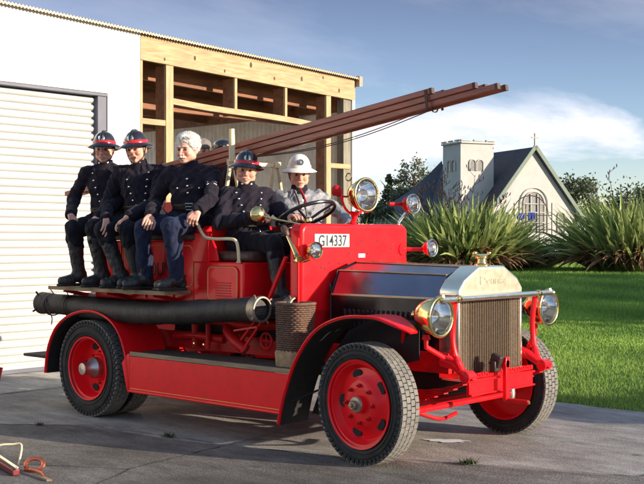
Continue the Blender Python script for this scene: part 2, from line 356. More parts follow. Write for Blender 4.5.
# ================================================================== SETTING
def smoothstep(t): t = max(0, min(1, t)); return t * t * (3 - 2 * t)
def gz(x, y):                                    # height of the lawn
    d = (Vector((x, y, 0)) - Vector((CAMP.x, CAMP.y, 0))).dot(FW)
    return .5 * smoothstep((d - 15) / 19)
def ground_mat(name, col, var, spots, joint=None, bump=.4, dirt=(.085, .078, .07)):
    m, nt, b = new_mat(name); N, L = nt.nodes, nt.links
    tc = N.new('ShaderNodeTexCoord')
    n1 = N.new('ShaderNodeTexNoise'); n1.inputs['Scale'].default_value = 1.1; n1.inputs['Detail'].default_value = 10; n1.inputs['Roughness'].default_value = .65
    n2 = N.new('ShaderNodeTexNoise'); n2.inputs['Scale'].default_value = 42; n2.inputs['Detail'].default_value = 6; n2.inputs['Roughness'].default_value = .7
    n3 = N.new('ShaderNodeTexVoronoi'); n3.inputs['Scale'].default_value = 75
    for n in (n1, n2, n3): L.new(tc.outputs['Object'], n.inputs['Vector'])
    cr = N.new('ShaderNodeValToRGB'); cr.color_ramp.elements[0].position = .3; cr.color_ramp.elements[1].position = .72
    cr.color_ramp.elements[0].color = (*[c * (1 - var) for c in col], 1); cr.color_ramp.elements[1].color = (*[c * (1 + var) for c in col], 1)
    L.new(n1.outputs['Fac'], cr.inputs[0])
    mx = N.new('ShaderNodeMix'); mx.data_type = 'RGBA'; mx.blend_type = 'MULTIPLY'; mx.inputs['Factor'].default_value = 1
    c2 = N.new('ShaderNodeValToRGB'); c2.color_ramp.elements[0].position = .32; c2.color_ramp.elements[1].position = .68
    c2.color_ramp.elements[0].color = (1 - spots,) * 3 + (1,); c2.color_ramp.elements[1].color = (1 + spots * .6,) * 3 + (1,)
    L.new(n2.outputs['Fac'], c2.inputs[0]); L.new(cr.outputs[0], mx.inputs['A']); L.new(c2.outputs[0], mx.inputs['B'])
    n5 = N.new('ShaderNodeTexNoise'); n5.inputs['Scale'].default_value = .55; n5.inputs['Detail'].default_value = 7; n5.inputs['Distortion'].default_value = 1.2
    L.new(tc.outputs['Object'], n5.inputs['Vector'])
    r5 = N.new('ShaderNodeMapRange'); r5.inputs['From Min'].default_value = .5; r5.inputs['From Max'].default_value = .68; r5.inputs['To Max'].default_value = .75
    L.new(n5.outputs['Fac'], r5.inputs['Value'])
    m5 = N.new('ShaderNodeMix'); m5.data_type = 'RGBA'; m5.inputs['B'].default_value = (*dirt, 1)
    L.new(r5.outputs[0], m5.inputs['Factor']); L.new(mx.outputs['Result'], m5.inputs['A'])
    n6 = N.new('ShaderNodeTexNoise'); n6.inputs['Scale'].default_value = 3.4; n6.inputs['Detail'].default_value = 12; n6.inputs['Roughness'].default_value = .8
    mp6 = N.new('ShaderNodeMapping'); mp6.inputs['Scale'].default_value = (.55, 1.5, 1); mp6.inputs['Rotation'].default_value = (0, 0, .3); L.new(tc.outputs['Object'], mp6.inputs[0]); L.new(mp6.outputs[0], n6.inputs['Vector'])
    c6 = N.new('ShaderNodeValToRGB'); c6.color_ramp.elements[0].position = .36; c6.color_ramp.elements[1].position = .66; c6.color_ramp.elements[0].color = (.55, .54, .53, 1); c6.color_ramp.elements[1].color = (1.3, 1.28, 1.25, 1)
    L.new(n6.outputs['Fac'], c6.inputs[0]); m6 = N.new('ShaderNodeMix'); m6.data_type = 'RGBA'; m6.blend_type = 'MULTIPLY'; m6.inputs['Factor'].default_value = 1; L.new(m5.outputs['Result'], m6.inputs['A']); L.new(c6.outputs[0], m6.inputs['B'])
    # black oil drips
    vo = N.new('ShaderNodeTexVoronoi'); vo.inputs['Scale'].default_value = 1.7; L.new(tc.outputs['Object'], vo.inputs['Vector'])
    rv = N.new('ShaderNodeMapRange'); rv.inputs['From Min'].default_value = .10; rv.inputs['From Max'].default_value = .03; rv.inputs['To Max'].default_value = .6; L.new(vo.outputs['Distance'], rv.inputs['Value'])
    m7 = N.new('ShaderNodeMix'); m7.data_type = 'RGBA'; m7.inputs['B'].default_value = (.04, .037, .034, 1); L.new(rv.outputs[0], m7.inputs['Factor']); L.new(m6.outputs['Result'], m7.inputs['A'])
    L.new(m7.outputs['Result'], b.inputs['Base Color']); b.inputs['Roughness'].default_value = .9; b.inputs['Specular IOR Level'].default_value = .25
    ad = N.new('ShaderNodeMath'); ad.operation = 'ADD'; L.new(n2.outputs['Fac'], ad.inputs[0]); L.new(n3.outputs['Distance'], ad.inputs[1])
    bp = N.new('ShaderNodeBump'); bp.inputs['Strength'].default_value = bump; bp.inputs['Distance'].default_value = .006
    L.new(ad.outputs[0], bp.inputs['Height']); L.new(bp.outputs[0], b.inputs['Normal'])
    return m
M['asphalt'] = ground_mat('old_asphalt', (.18, .165, .15), .4, .35, bump=.4)
M['drive'] = ground_mat('worn_concrete_drive', (.34, .32, .295), .24, .18, bump=.28, dirt=(.19, .175, .155))
M['apron'] = ground_mat('pale_apron', (.46, .43, .38), .12, .15, bump=.3, dirt=(.36, .33, .29))
M['lawn'] = ground_mat('lawn_soil', (.085, .13, .03), .35, .4, bump=.8, dirt=(.04, .07, .015))
M['crack'] = mat('joint_dark', (.03, .028, .025), .95, var=.3)

def sheet(name, poly, z, m, kind='structure'):
    b = MB(); b.add([(x, y, z) for x, y in poly], [tuple(range(len(poly)))])
    return tag(b.build(name, m, fixn=False), kind=kind)
# terrain: fine grid in view, wide skirt around
b = MB(); xs = [-400, -250, -150, -100, -70, -55] + [-48 + 2 * i for i in range(31)] + [20, 40, 100, 300]
ys = [-300, -100, -30, -10] + [-4 + 2 * i for i in range(36)] + [75, 90, 130, 200, 320, 500]
idx = {}
for i, x in enumerate(xs):
    for j, y in enumerate(ys):
        idx[i, j] = len(b.v); b.v.append((x, y, gz(x, y) - .012))
for i in range(len(xs) - 1):
    for j in range(len(ys) - 1): b.f.append((idx[i, j], idx[i + 1, j], idx[i + 1, j + 1], idx[i, j + 1])); b.mi.append(0)
tag(b.build('ground', M['lawn'], fixn=False, angle=180), kind='structure')
def wob(x0, x1, y, n, amp):
    return [(x0 + (x1 - x0) * i / n, y + random.uniform(-amp, amp)) for i in range(n + 1)]
edge = wob(9, -4.4, 2.5, 60, .035)
sheet('driveway', [(-4.85, -30), (9, -30)] + edge + [(-4.85, 2.5)], 0.0, M['drive'])
sheet('apron', [(-6.2, -30), (-4.85, -30), (-4.85, 2.6), (-4.4, 2.75), (-4.4, 6.3), (-6.2, 6.3)], .001, M['apron'])
fr = [(-14, -3.4), (-6, -2.6), (-3.35, -1.66), (-2.74, -1.2), (-1.74, -1.15), (-1.0, -.98), (.15, -.58), (1.49, -.01), (6, 1.8), (9, 2.49)]
fe = []
for a, c in zip(fr[:-1], fr[1:]):
    for k in range(12): fe.append((a[0] + (c[0] - a[0]) * k / 12 + random.uniform(-.012, .012), a[1] + (c[1] - a[1]) * k / 12 + random.uniform(-.012, .012)))
fe.append(fr[-1])
sheet('road', [(-14, -30), (9, -30)][::1] + fe[::-1], .004, M['asphalt'])
# saw-cut joints in the slabs
b = MB()
def joint(a, c, wd=.012, z=.0075):
    a = Vector((*a, z)); c = Vector((*c, z)); n = 24; d = (c - a); s = Vector((-d.y, d.x, 0)).normalized(); vs = []; fs = []
    for i in range(n + 1):
        p = a + d * i / n + s * random.uniform(-.012, .012); ww = wd * random.uniform(.3, 1.2)
        vs += [p + s * ww / 2, p - s * ww / 2]
    for i in range(n): fs.append((2 * i, 2 * i + 1, 2 * i + 3, 2 * i + 2))
    b.add(vs, fs)
joint((-1.1, -2.03), (-1.35, -.4)); joint((-1.1, -2.03), (-3.4, -3.4)); joint((-4.84, -2), (-4.84, 2.5), .03); joint((-3.3, -1.65), (-2.7, -1.17)); joint((-2.7, -1.17), (-1.0, -.98)); joint((-1, -.98), (1.49, -.01), .016); joint((1.5, 0), (1.2, 2.45)); joint((.9, -6), (-1.1, -2.03))
tag(b.build('expansion_joint', M['crack'], fixn=False), kind='structure')

# grass: blades near, one object
def blades(name, n, xr, yr, hmin, hmax, m, inside):
    x = RNG.uniform(*xr, n); y = RNG.uniform(*yr, n)
    k = np.array([inside(a, c) for a, c in zip(x, y)]); x = x[k]; y = y[k]; n = len(x)
    z = np.array([gz(a, c) for a, c in zip(x, y)]) - .01
    an = RNG.uniform(0, 2 * PI, n); h = RNG.uniform(hmin, hmax, n); wd = RNG.uniform(.003, .006, n) * (1 + (np.abs(y) > 7) * 1.2)
    lx = RNG.normal(0, .35, n) * h; ly = RNG.normal(0, .35, n) * h
    v = np.zeros((n, 3, 3)); c, s = np.cos(an) * wd, np.sin(an) * wd
    v[:, 0] = np.stack([x - c, y - s, z], 1); v[:, 1] = np.stack([x + c, y + s, z], 1); v[:, 2] = np.stack([x + lx, y + ly, z + h], 1)
    sh = .45 * RNG.uniform(0, 1, n) + .3 + .16 * np.sin(x * 1.9 + 1.3 * np.sin(y * 1.1)) + .14 * np.sin(y * 2.7 + x * .8); return tri_obj(name, v.reshape(-1, 3), 3, m, np.clip(sh, 0, 1))
def tri_obj(name, verts, per, m, shade, parent=None):
    n = len(verts) // per
    me = bpy.data.meshes.new(name)
    me.vertices.add(len(verts)); me.vertices.foreach_set('co', verts.astype(np.float32).ravel())
    me.loops.add(len(verts)); me.loops.foreach_set('vertex_index', np.arange(len(verts), dtype=np.int32))
    me.polygons.add(n); me.polygons.foreach_set('loop_start', np.arange(0, len(verts), per, dtype=np.int32))
    me.update(calc_edges=True); me.validate()
    a = me.attributes.new('shade', 'FLOAT', 'POINT'); a.data.foreach_set('value', np.repeat(shade, per).astype(np.float32))
    me.materials.append(m)
    o = bpy.data.objects.new(name, me); COL.objects.link(o)
    if parent is not None: o.parent = parent
    return o
def in_lawn(x, y):
    if y < 2.5 + .03 * math.sin(x * 9): return False
    if x < -4.3 and y < 6.4: return False
    d = Vector((x, y, 0)) - Vector((CAMP.x, CAMP.y, 0)); a = math.degrees(math.atan2(d.dot(RT), d.dot(FW)))
    return -1 < a < 18 or (random.random() < .03)
tag(blades('lawn_grass', 420000, (-16, 2), (2.48, 16), .02, .05, M['grass'], in_lawn), 'short mown green lawn beyond the driveway', 'grass', kind='stuff')

def in_far(x, y):
    d = Vector((x, y, 0)) - Vector((CAMP.x, CAMP.y, 0)); dp = d.dot(FW); a = math.degrees(math.atan2(d.dot(RT), dp))
    return -1 < a < 17.5 and 20 < dp < 46
FARG = blades('lawn_grass', 420000, (-34, -2), (9, 36), .04, .09, M['grass'], in_far)
tag(FARG, 'shaded far lawn in front of the flax bushes', 'grass', kind='stuff')
# ------------------------------------------------------------------ garage
GX = -6.09
def roofz(y): return 4.14 - .033 * y
g = thing('garage', (GX, 2, 0), 'white garage with a roller door and an unfinished timber framed bay', 'garage')
b = MB()
b.prism([(1.53, 0), (2.02, 0), (2.02, roofz(2.02)), (-8, roofz(-8)), (-8, 0), (-4.2, 0), (-4.2, 3.25), (1.53, 3.25)], (GX, 0, 0), (0, 1, 0), (0, 0, 1), (-.12, 0, 0))
b.build('wall', M['whitewall'], g, bevel=.004)
b = MB(); b.prism([(-8, 0), (-8, roofz(-8)), (-8.1, roofz(-8)), (-8.1, 0)], (GX, 0, 0), (0, 1, 0), (0, 0, 1), (-9, 0, 0)); b.build('end_wall', M['whitewall'], g)
# door jamb and roller door
b = MB(); b.bx(GX - .118, GX - .02, 1.40, 1.527, 0, 3.25); b.build('door_frame', M['jamb'], g, bevel=.004)
b = MB(); b.bx(GX - .10, GX - .004, -4.2, 1.53, 3.21, 3.247); b.build('door_frame', M['jamb'], g, bevel=.004)
rd = None
b = MB(); prof = []; pit = .086; z = .03; n = 37
for i in range(n):
    for k, (t, o) in enumerate(((0, 0), (.04, .012), (.25, .026), (.5, .03), (.68, .024), (.80, .010), (.84, .0))):
        prof.append((z + t * pit, o))
    z += pit
vs = []; fs = []
for (zz, o) in prof:
    for y in (-4.2, 1.40): vs.append((GX - .115 + o * 1.2, y, zz))
for i in range(len(prof) - 1): fs.append((2 * i, 2 * i + 1, 2 * i + 3, 2 * i + 2))
b.add(vs, fs); rd = b.build('roller_door', M['door'], g, angle=50, fixn=False)
b = MB(); b.bx(GX - .125, GX - .07, -4.2, 1.40, .005, .05); b.build('bottom_rail', M['jamb'], rd, bevel=.004)
# timber frame of the open bay
b = MB(); b.add(*[[(GX + .004, 2.022, roofz(2.02) - .36), (GX + .004, 6.07, roofz(6.07) - .36), (GX + .004, 6.07, roofz(6.07) - .045), (GX + .004, 2.022, roofz(2.02) - .045),
   (GX - .05, 2.022, roofz(2.02) - .36), (GX - .05, 6.07, roofz(6.07) - .36), (GX - .05, 6.07, roofz(6.07) - .045), (GX - .05, 2.022, roofz(2.02) - .045)],
   [(0, 1, 2, 3), (7, 6, 5, 4), (0, 4, 5, 1), (1, 5, 6, 2), (2, 6, 7, 3), (3, 7, 4, 0)]]); b.build('header_beam', M['pine'], g, bevel=.003)
for (ky, kz, kr) in ((2.9, .21, .016), (3.42, .3, .012), (3.9, .15, .02), (4.35, .27, .014), (4.9, .2, .018), (5.35, .12, .013), (5.7, .26, .017), (2.4, .3, .012)):
    kb = MB(); kb.lathe([(0, .001), (kr, .001), (kr * 1.2, 0)], (GX + .0055, ky, roofz(ky) - kz), (1, 0, 0), 12, sy=1.0, sz=1.6); kb.build('knot', M['knot'], g)
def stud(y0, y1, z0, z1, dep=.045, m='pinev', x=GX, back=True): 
    if back: b2 = MB(); b2.bx(x - dep - .17, x - dep - .002, y0 + .004, y1 - .004, z0, z1); b2.build('post', M['brownwood'], g, bevel=.003)  # darker rear timber puts the post's shaded side into the colour
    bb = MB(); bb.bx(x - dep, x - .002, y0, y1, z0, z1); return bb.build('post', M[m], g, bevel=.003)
def hz(y): return roofz(y) - .365
stud(2.43, 2.55, 0, hz(2.5)); stud(2.025, 2.06, 0, hz(2.04), .1, back=False)
for y0 in (3.6, 4.56): 
    bb = MB(); bb.bx(GX - .04, GX - .004, y0 + .01, y0 + .055, 3.18, hz(y0 + .05)); bb.build('stud', M['pinev'], g, bevel=.002); bb = MB(); bb.bx(GX - .24, GX - .042, y0 + .01, y0 + .055, 3.16, hz(y0 + .05)); bb.build('stud', M['brownwood'], g, bevel=.002)  # brown rear piece carries the stud's shaded side as colour
stud(5.43, 5.53, 0, hz(5.5)); stud(6.01, 6.07, 0, roofz(6.07) - .1, .1, 'whitewall', back=False)
b = MB(); b.bx(GX - .16, GX - .03, 5.84, 6.0, 0, hz(5.9)); b.build('post', M['greypost'], g)
# warped rail between posts (bows downwards like a green board)
b = MB(); pth = smooth_path([(GX - .03, 2.55, 3.25), (GX - .02, 3.2, 3.215), (GX - .012, 4.0, 3.20), (GX - .02, 4.8, 3.175), (GX - .03, 5.43, 3.13)], 6)
for i in range(len(pth) - 1): b.beam(pth[i], pth[i + 1], .045, .075)
b.build('rail', M['pine'], g)
b = MB(); b.bx(GX - .07, GX - .01, 2.06, 2.43, 2.93, 3.0); b.build('rail', M['pine'], g, bevel=.002)
b = MB(); b.bx(GX - .07, GX - .01, 5.53, 5.98, 2.55, 2.62); b.build('rail', M['pine'], g, bevel=.002)
# side wall of ribbed iron (seen from inside) and back wall
def corrug(y0, x0, x1, z0f, z1f, pitch=.09, amp=.02, axis='x'):
    bb = MB(); n = int(abs(x1 - x0) / pitch * 6); vs = []; fs = []
    for i in range(n + 1):
        x = x0 + (x1 - x0) * i / n; ph = (i % 6) / 6
        o = amp * (1 if ph < .34 else 0 if ph > .5 else .5)
        if axis == 'x': vs += [(x, y0 + o, z0f), (x, y0 + o, z1f)]
        else: vs += [(y0 + o, x, z0f), (y0 + o, x, z1f)]
    for i in range(n): fs.append((2 * i, 2 * i + 2, 2 * i + 3, 2 * i + 1))
    bb.add(vs, fs); return bb
corrug(6.08, GX - .16, GX - 9, 0, 4.0, .1, .028).build('side_wall', M['zinc'], g, fixn=False, angle=20)
corrug(GX - 9, -8, 6.1, 0, 4.6, .16, .035, 'y').build('back_wall', M['zinc'], g, fixn=False, angle=20)
b = MB(); b.bx(GX - 8.9, GX - .13, 1.9, 1.95, 0, 3.9); b.build('partition_wall', M['zinc'], g)
b = MB(); b.bx(GX - 9, GX - .13, -8, 6.07, -.02, .004); b.build('floor_slab', M['concreteint'], g)
# rafters, purlins
for k in range(5):
    xx = GX - .45 - k * 1.35
    b = MB(); b.beam((xx, 1.95, roofz(1.95) - .33), (xx, 6.05, roofz(6.05) - .33), .06, .36); b.build('rafter', M['brownwood'], g)
for k in range(4):
    yy = 2.6 + k * .95
    b = MB(); b.bx(GX - 8.5, GX - .24, yy, yy + .05, roofz(yy) - .17, roofz(yy) - .06); b.build('purlin', M['brownwood'], g)
b = MB(); b.bx(GX - 8, GX - .24, 5.9, 6.02, 3.42, 3.72); b.build('wall_plate', M['brownwood'], g)
b = MB(); b.bx(GX - 1.2, GX - 1.1, 2.0, 6.0, 3.28, 3.5); b.build('cross_beam', M['brownwood'], g)
b = MB(); b.box((GX - 3.5, 3.9, 1.7), (.12, .12, 3.4)); b.build('post', M['brownwood'], g)
# corrugated roof: ribs run front to back, scalloped edge shows
b = MB(); vs = []; fs = []; n = 1800; y0, y1 = -8.4, 6.13
for i in range(n + 1):
    y = y0 + (y1 - y0) * i / n; zz = roofz(y) + .008 * math.sin(y / .045 * 2 * PI) - .02
    vs += [(GX + .07, y, zz), (GX + .07, y, zz - .03), (GX - 9.1, y, zz + .75), ]
vs2 = []
for i in range(n + 1):
    A_, B_, C_ = [Vector(v) for v in vs[3 * i:3 * i + 3]]; vs2 += [A_, B_, A_.lerp(C_, .36), A_.lerp(C_, .88), C_]
for i in range(n):
    a = 5 * i; light_gap = 2.1 < vs[3 * i][1] < 5.9  # unseen roof opening over the bay, added to let daylight brighten the inside
    fs += [(a + 1, a + 6, a + 5, a), (a, a + 5, a + 7, a + 2), (a + 3, a + 8, a + 9, a + 4)] + ([] if light_gap else [(a + 2, a + 7, a + 8, a + 3)])
b.add(vs2, fs); b.build('roof', M['roofiron'], g, fixn=False, angle=80)
b = MB(); b.prism([(6.075, roofz(6.1) - .16), (6.15, roofz(6.2) - .14), (6.15, roofz(6.2) + .0), (6.075, roofz(6.1) - .0)], (GX + .08, 0, 0), (0, 1, 0), (0, 0, 1), (-9, 0, .7)); b.build('barge_flashing', M['roofiron'], g)

# ------------------------------------------------------------------ church
base = dl(17.1, 90); CA = R_(21.5)
cu_w = (RT * math.cos(CA) + FW * math.sin(CA)); cu_s = (-RT * math.sin(CA) + FW * math.cos(CA))
def cp(wv, s, z): p = base + cu_w * wv + cu_s * s; return Vector((p.x, p.y, z))
ch = thing('church', cp(0, 0, .5), 'small white plaster church with square tower and dark pitched roof', 'church')
EZ, AZ, HW, LN = 3.66, 8.9, 4.16, 16.0
b = MB(); b.prism([(-HW + .25, 0), (HW - .25, 0), (HW - .25, EZ + .1), (0, AZ - .25), (-HW + .25, EZ + .1)], cp(0, 0, 0), cu_w, (0, 0, 1), cu_s * .4)
b.build('gable_wall', M['plaster'], ch)
b = MB(); b.add([cp(-HW + .3, .4, 0), cp(-HW + .3, LN, 0), cp(-HW + .3, LN, EZ), cp(-HW + .3, .4, EZ), cp(-HW + .6, .4, 0), cp(-HW + .6, LN, 0), cp(-HW + .6, LN, EZ), cp(-HW + .6, .4, EZ)],
   [(0, 1, 2, 3), (4, 5, 6, 7), (3, 2, 6, 7)]); b.build('side_wall', M['plaster'], ch)
b = MB(); b.add([cp(HW - .3, .4, 0), cp(HW - .3, LN, 0), cp(HW - .3, LN, EZ), cp(HW - .3, .4, EZ)], [(0, 1, 2, 3)]); b.build('side_wall', M['plaster'], ch)
# roof: two slopes, plus a lower sweep at the far left
b = MB(); t = .25
for sgn in (-1, 1):
    A = [cp(sgn * (HW + .35), -.25, EZ - .35), cp(0, -.25, AZ), cp(0, LN - .6, AZ), cp(sgn * (HW + .35), LN - (.6 if sgn > 0 else 6), EZ - .35)]
    b.add([*A, *[a - Vector((0, 0, t)) for a in A]], [(0, 1, 2, 3), (7, 6, 5, 4), (0, 4, 5, 1), (1, 5, 6, 2), (2, 6, 7, 3), (3, 7, 4, 0)])
b.build('roof', M['slate'], ch)
b = MB(); rp = [(11.3, 8.85), (9.95, 7.45), (8.3, 6.0), (6.5, 4.85), (4.3, 3.7)]; vs = []
for la, z_ in rp: vs += [dl(la, 105, z_), dl(la + .3, 97.5, 3.0), dl(la - .6, 112, 3.0)]
fs = []
for k in range(len(rp) - 1): fs += [(3 * k, 3 * k + 3, 3 * k + 4, 3 * k + 1), (3 * k + 3, 3 * k, 3 * k + 2, 3 * k + 5)]
b.add(vs, fs + [(12, 14, 13)]); b.build('aisle_roof', M['slate'], ch, fixn=False)
b = MB(); b.add([dl(4.7, 98, 0), dl(11.8, 98, 0), dl(11.8, 98, 3.1), dl(4.7, 98, 3.1)], [(0, 1, 2, 3)]); b.build('aisle_wall', M['plaster'], ch)
for sgn in (-1, 1):
    b = MB(); b.beam(cp(sgn * (HW + .42), -.32, EZ - .5), cp(0, -.32, AZ + .03), .14, .3); b.build('bargeboard', M['barge'], ch)
b = MB(); c0 = cp(0, -.2, AZ); b.beam(c0, c0 + V(0, 0, 1.1), .1, .1); b.beam(c0 + V(0, 0, .75) - cu_w * .33, c0 + V(0, 0, .75) + cu_w * .33, .1, .1); b.build('cross', M['stone'], ch)
# arched window on the gable
wb_ = MB()
def arch(b, w2, zb, zs, r, off, tk, cx=0, pointed=False, fo=cp):
    pts = [fo(cx - w2, -off, zb), fo(cx - w2, -off, zs)] + [fo(cx - w2 * math.cos(PI * k / 12), -off, zs + r * math.sin(PI * k / 12)) for k in range(1, 12)] + [fo(cx + w2, -off, zs), fo(cx + w2, -off, zb)]
    b.tube(pts, tk, 6)
def archpane(b, w2, zb, zs, r, off, cx=0, fo=cp, dep=.06):
    pts = [(cx - w2, zb)] + [(cx - w2 * math.cos(PI * k / 12), zs + r * math.sin(PI * k / 12)) for k in range(0, 13)] + [(cx + w2, zb)]
    vs = [fo(a, -off, z) for a, z in pts] + [fo(a, -off + dep, z) for a, z in pts]; n = len(pts)
    b.add(vs, [tuple(range(n))] + [(i, (i + 1) % n, n + (i + 1) % n, n + i) for i in range(n)])
p_ = MB(); archpane(p_, .95, 2.0, 4.3, .95, .03); win = p_.build('window', M['dglass'], ch)
for r in (.98, 1.3):
    arch(wb_, r, 2.0, 4.3, r, .08, .045)
wb_.build('window_surround', M['stone'], win)
wb_ = MB()
for a in (-.32, .32): wb_.tube([cp(a, -.1, 2.0), cp(a, -.1, 5.1)], .06, 6)
for z in (2.8, 3.6, 4.3): wb_.tube([cp(-.95, -.1, z), cp(.95, -.1, z)], .045, 6)
wb_.build('tracery', M['plaster'], win)
for a in (-2.6, 2.6):
    p_ = MB(); archpane(p_, .3, 2.0, 3.3, .3, .03, cx=a); wn2 = p_.build('window', M['dglass'], ch)
    wb_ = MB(); arch(wb_, .34, 2.0, 3.3, .34, .06, .06, cx=a); wb_.build('window_surround', M['stone'], wn2)
# tower
t0 = dl(14.03, 91); TW = 3.05; THZ = 9.7
def tp(a, s, z): p = t0 - cu_w * a + cu_s * s; return Vector((p.x, p.y, z))
b = MB(); A = [tp(0, 0, 0), tp(TW, 0, 0), tp(TW, TW, 0), tp(0, TW, 0)]
b.add([*A, *[q + V(0, 0, THZ - .35) for q in A]], [(0, 1, 2, 3), (4, 5, 6, 7), (0, 1, 5, 4), (1, 2, 6, 5), (2, 3, 7, 6), (3, 0, 4, 7)]); tw = b.build('tower', M['plaster'], ch)
b = MB()
for (a, c) in ((tp(-.04, -.04, 0), tp(TW + .04, -.04, 0)), (tp(TW + .04, -.04, 0), tp(TW + .04, TW + .04, 0)), (tp(-.04, TW, 0), tp(TW, TW, 0)), (tp(-.04, 0, 0), tp(-.04, TW, 0))):
    d = (c - a)
    b.beam(a + V(0, 0, THZ - .42), c + V(0, 0, THZ - .42), .28, .14)
    for k, (s0, s1) in enumerate(((0, .26), (.34, .62), (.7, 1.0))):
        b.beam(a + d * s0 + V(0, 0, THZ - .24), a + d * s1 + V(0, 0, THZ - .24), .26, .12)
b.build('parapet', M['plaster'], tw, bevel=.02)
def fo_front(a, off, z): return tp(a, off, z)
for a in (1.28, 1.98):
    p_ = MB(); archpane(p_, .25, 7.0, 7.62, .25, .02, cx=a, fo=fo_front, dep=.05); ww = p_.build('window', M['dglass'], tw)
    wb_ = MB(); arch(wb_, .29, 7.0, 7.62, .29, .05, .055, cx=a, fo=fo_front); wb_.build('window_surround', M['stone'], ww)
def fo_side(a, off, z): return tp(TW - off, a, z)
def fo_side2(a, off, z): p = t0 - cu_w * (TW - off) + cu_s * a; return Vector((p.x, p.y, z))
for a in (1.1, 1.9):
    p_ = MB(); archpane(p_, .24, 7.0, 7.62, .24, .02, cx=a, fo=fo_side2, dep=.05); ww = p_.build('window', M['dglass'], tw)
    wb_ = MB(); arch(wb_, .28, 7.0, 7.62, .28, .05, .055, cx=a, fo=fo_side2); wb_.build('window_surround', M['stone'], ww)

# ------------------------------------------------------------------ plants
def flax(name, lat, dep, rad, h, n, nstalk, label, group, seed, dead=300):
    rg = np.random.default_rng(seed); c = dl(lat, dep); c.z = gz(c.x, c.y) - .02
    t = thing(name, c, label, 'flax bush', group)
    def leaves(nm, n, m, lo, hi, lean, droop, wd, dz=0):
        vs = []; sh = []
        for i in range(n):
            az = rg.uniform(0, 2 * PI); r0 = rad * .5 * math.sqrt(rg.uniform(0, 1)); ln = rg.uniform(lo, hi); le = lean[0] + (lean[1] - lean[0]) * rg.uniform(0, 1) ** .8
            le = le * (.35 + .65 * min(1, r0 / (rad * .5) + .2)); dr = rg.uniform(*droop)
            d = Vector((math.cos(az), math.sin(az), 0)); az2 = az + rg.normal(0, .5); dd = Vector((math.cos(az2), math.sin(az2), 0)); sd_ = Vector((-dd.y, dd.x, 0))
            tw_ = rg.uniform(-.9, .9); p = d * r0; p.z = dz; ang = le; S = 6; w_ = wd * rg.uniform(.7, 1.3); prev = None
            rows = []
            for k in range(S + 1):
                f = k / S; ww = w_ * (1 - .15 * f) * (1 if f < .6 else max(.04, 1 - ((f - .6) / .4) ** 1.4))
                u = Vector((0, 0, math.cos(ang))) + dd * math.sin(ang)
                nn = (sd_ * math.cos(tw_) + u.cross(sd_) * math.sin(tw_))
                rows.append((p - nn * ww / 2, p + nn * ww / 2)); p = p + u * (ln / S); ang += dr / S * (f * 2)
                if p.z < .03: p.z = .03
            s_ = rg.uniform(0, 1)
            for k in range(S):
                vs += [rows[k][0], rows[k][1], rows[k + 1][1], rows[k + 1][0]]; sh.append(min(1, max(0, s_ * .8 + rg.uniform(0, .2))))
        return tri_obj(nm, np.array([tuple(v) for v in vs]), 4, m, np.array(sh), t)
    leaves('leaves', n, M['flax'], h * .75, h * 1.35, (.03, 1.15), (0, 1.3), .115)
    leaves('dead_leaves', dead, M['deadflax'], h * .4, h * .9, (1.1, 1.6), (.5, 1.5), .11, .42)
    for i in range(nstalk):
        az = rg.uniform(0, 2 * PI); d = Vector((math.cos(az), math.sin(az), 0)); r0 = rad * .4 * rg.uniform(0, 1); hh = rg.uniform(h * 1.1, h * 1.75); ln = rg.uniform(.02, .4)
        b = MB(); bend = rg.uniform(-.1, .25)
        pts = [c + d * (r0 + (ln * f + bend * f * f) * hh) + V(0, 0, hh * f * (1 - .06 * f)) for f in [k / 7 for k in range(8)]]
        b.tube(pts, [.022, .02, .018, .016, .014, .012, .009, .006], 5)
        for k in range(int(rg.integers(7, 13))):
            f = rg.uniform(.45, 1); p = c + d * (r0 + (ln * f + bend * f * f) * hh) + V(0, 0, hh * f * (1 - .06 * f)); a2 = rg.uniform(0, 2 * PI); e_ = V(math.cos(a2), math.sin(a2), rg.uniform(.3, 1)) * rg.uniform(.15, .42)
            b.tube([p, p + e_ * .6, p + e_], [.008, .006, .005], 4)
            for q in range(2): b.tube([p + e_ * (.6 + .4 * q), p + e_ * (.6 + .4 * q) + V(rg.uniform(-.04, .04), rg.uniform(-.04, .04), .09)], [.018, .012], 5)
        b.build('flower_stalk', M['seed'], t, fixn=False)
    return t
GF = 'flax bushes across the lawn'
flax('flax_bush', 4.5, 35, 2.3, 1.85, 1500, 15, 'big spiky green flax bush in front of the church tower, tall seed stalks above it', GF, 1, 1500)
flax('flax_bush', 9.8, 34.5, 2.6, 2.0, 1500, 7, 'dark green flax bush at the right edge of the lawn, right of the church gable', GF, 2, 1500)
flax('flax_bush', 1.35, 36.5, 1.3, 1.45, 260, 4, 'small flax bush low behind the scuttle lamps, nearest the garage corner', GF, 3, 100)

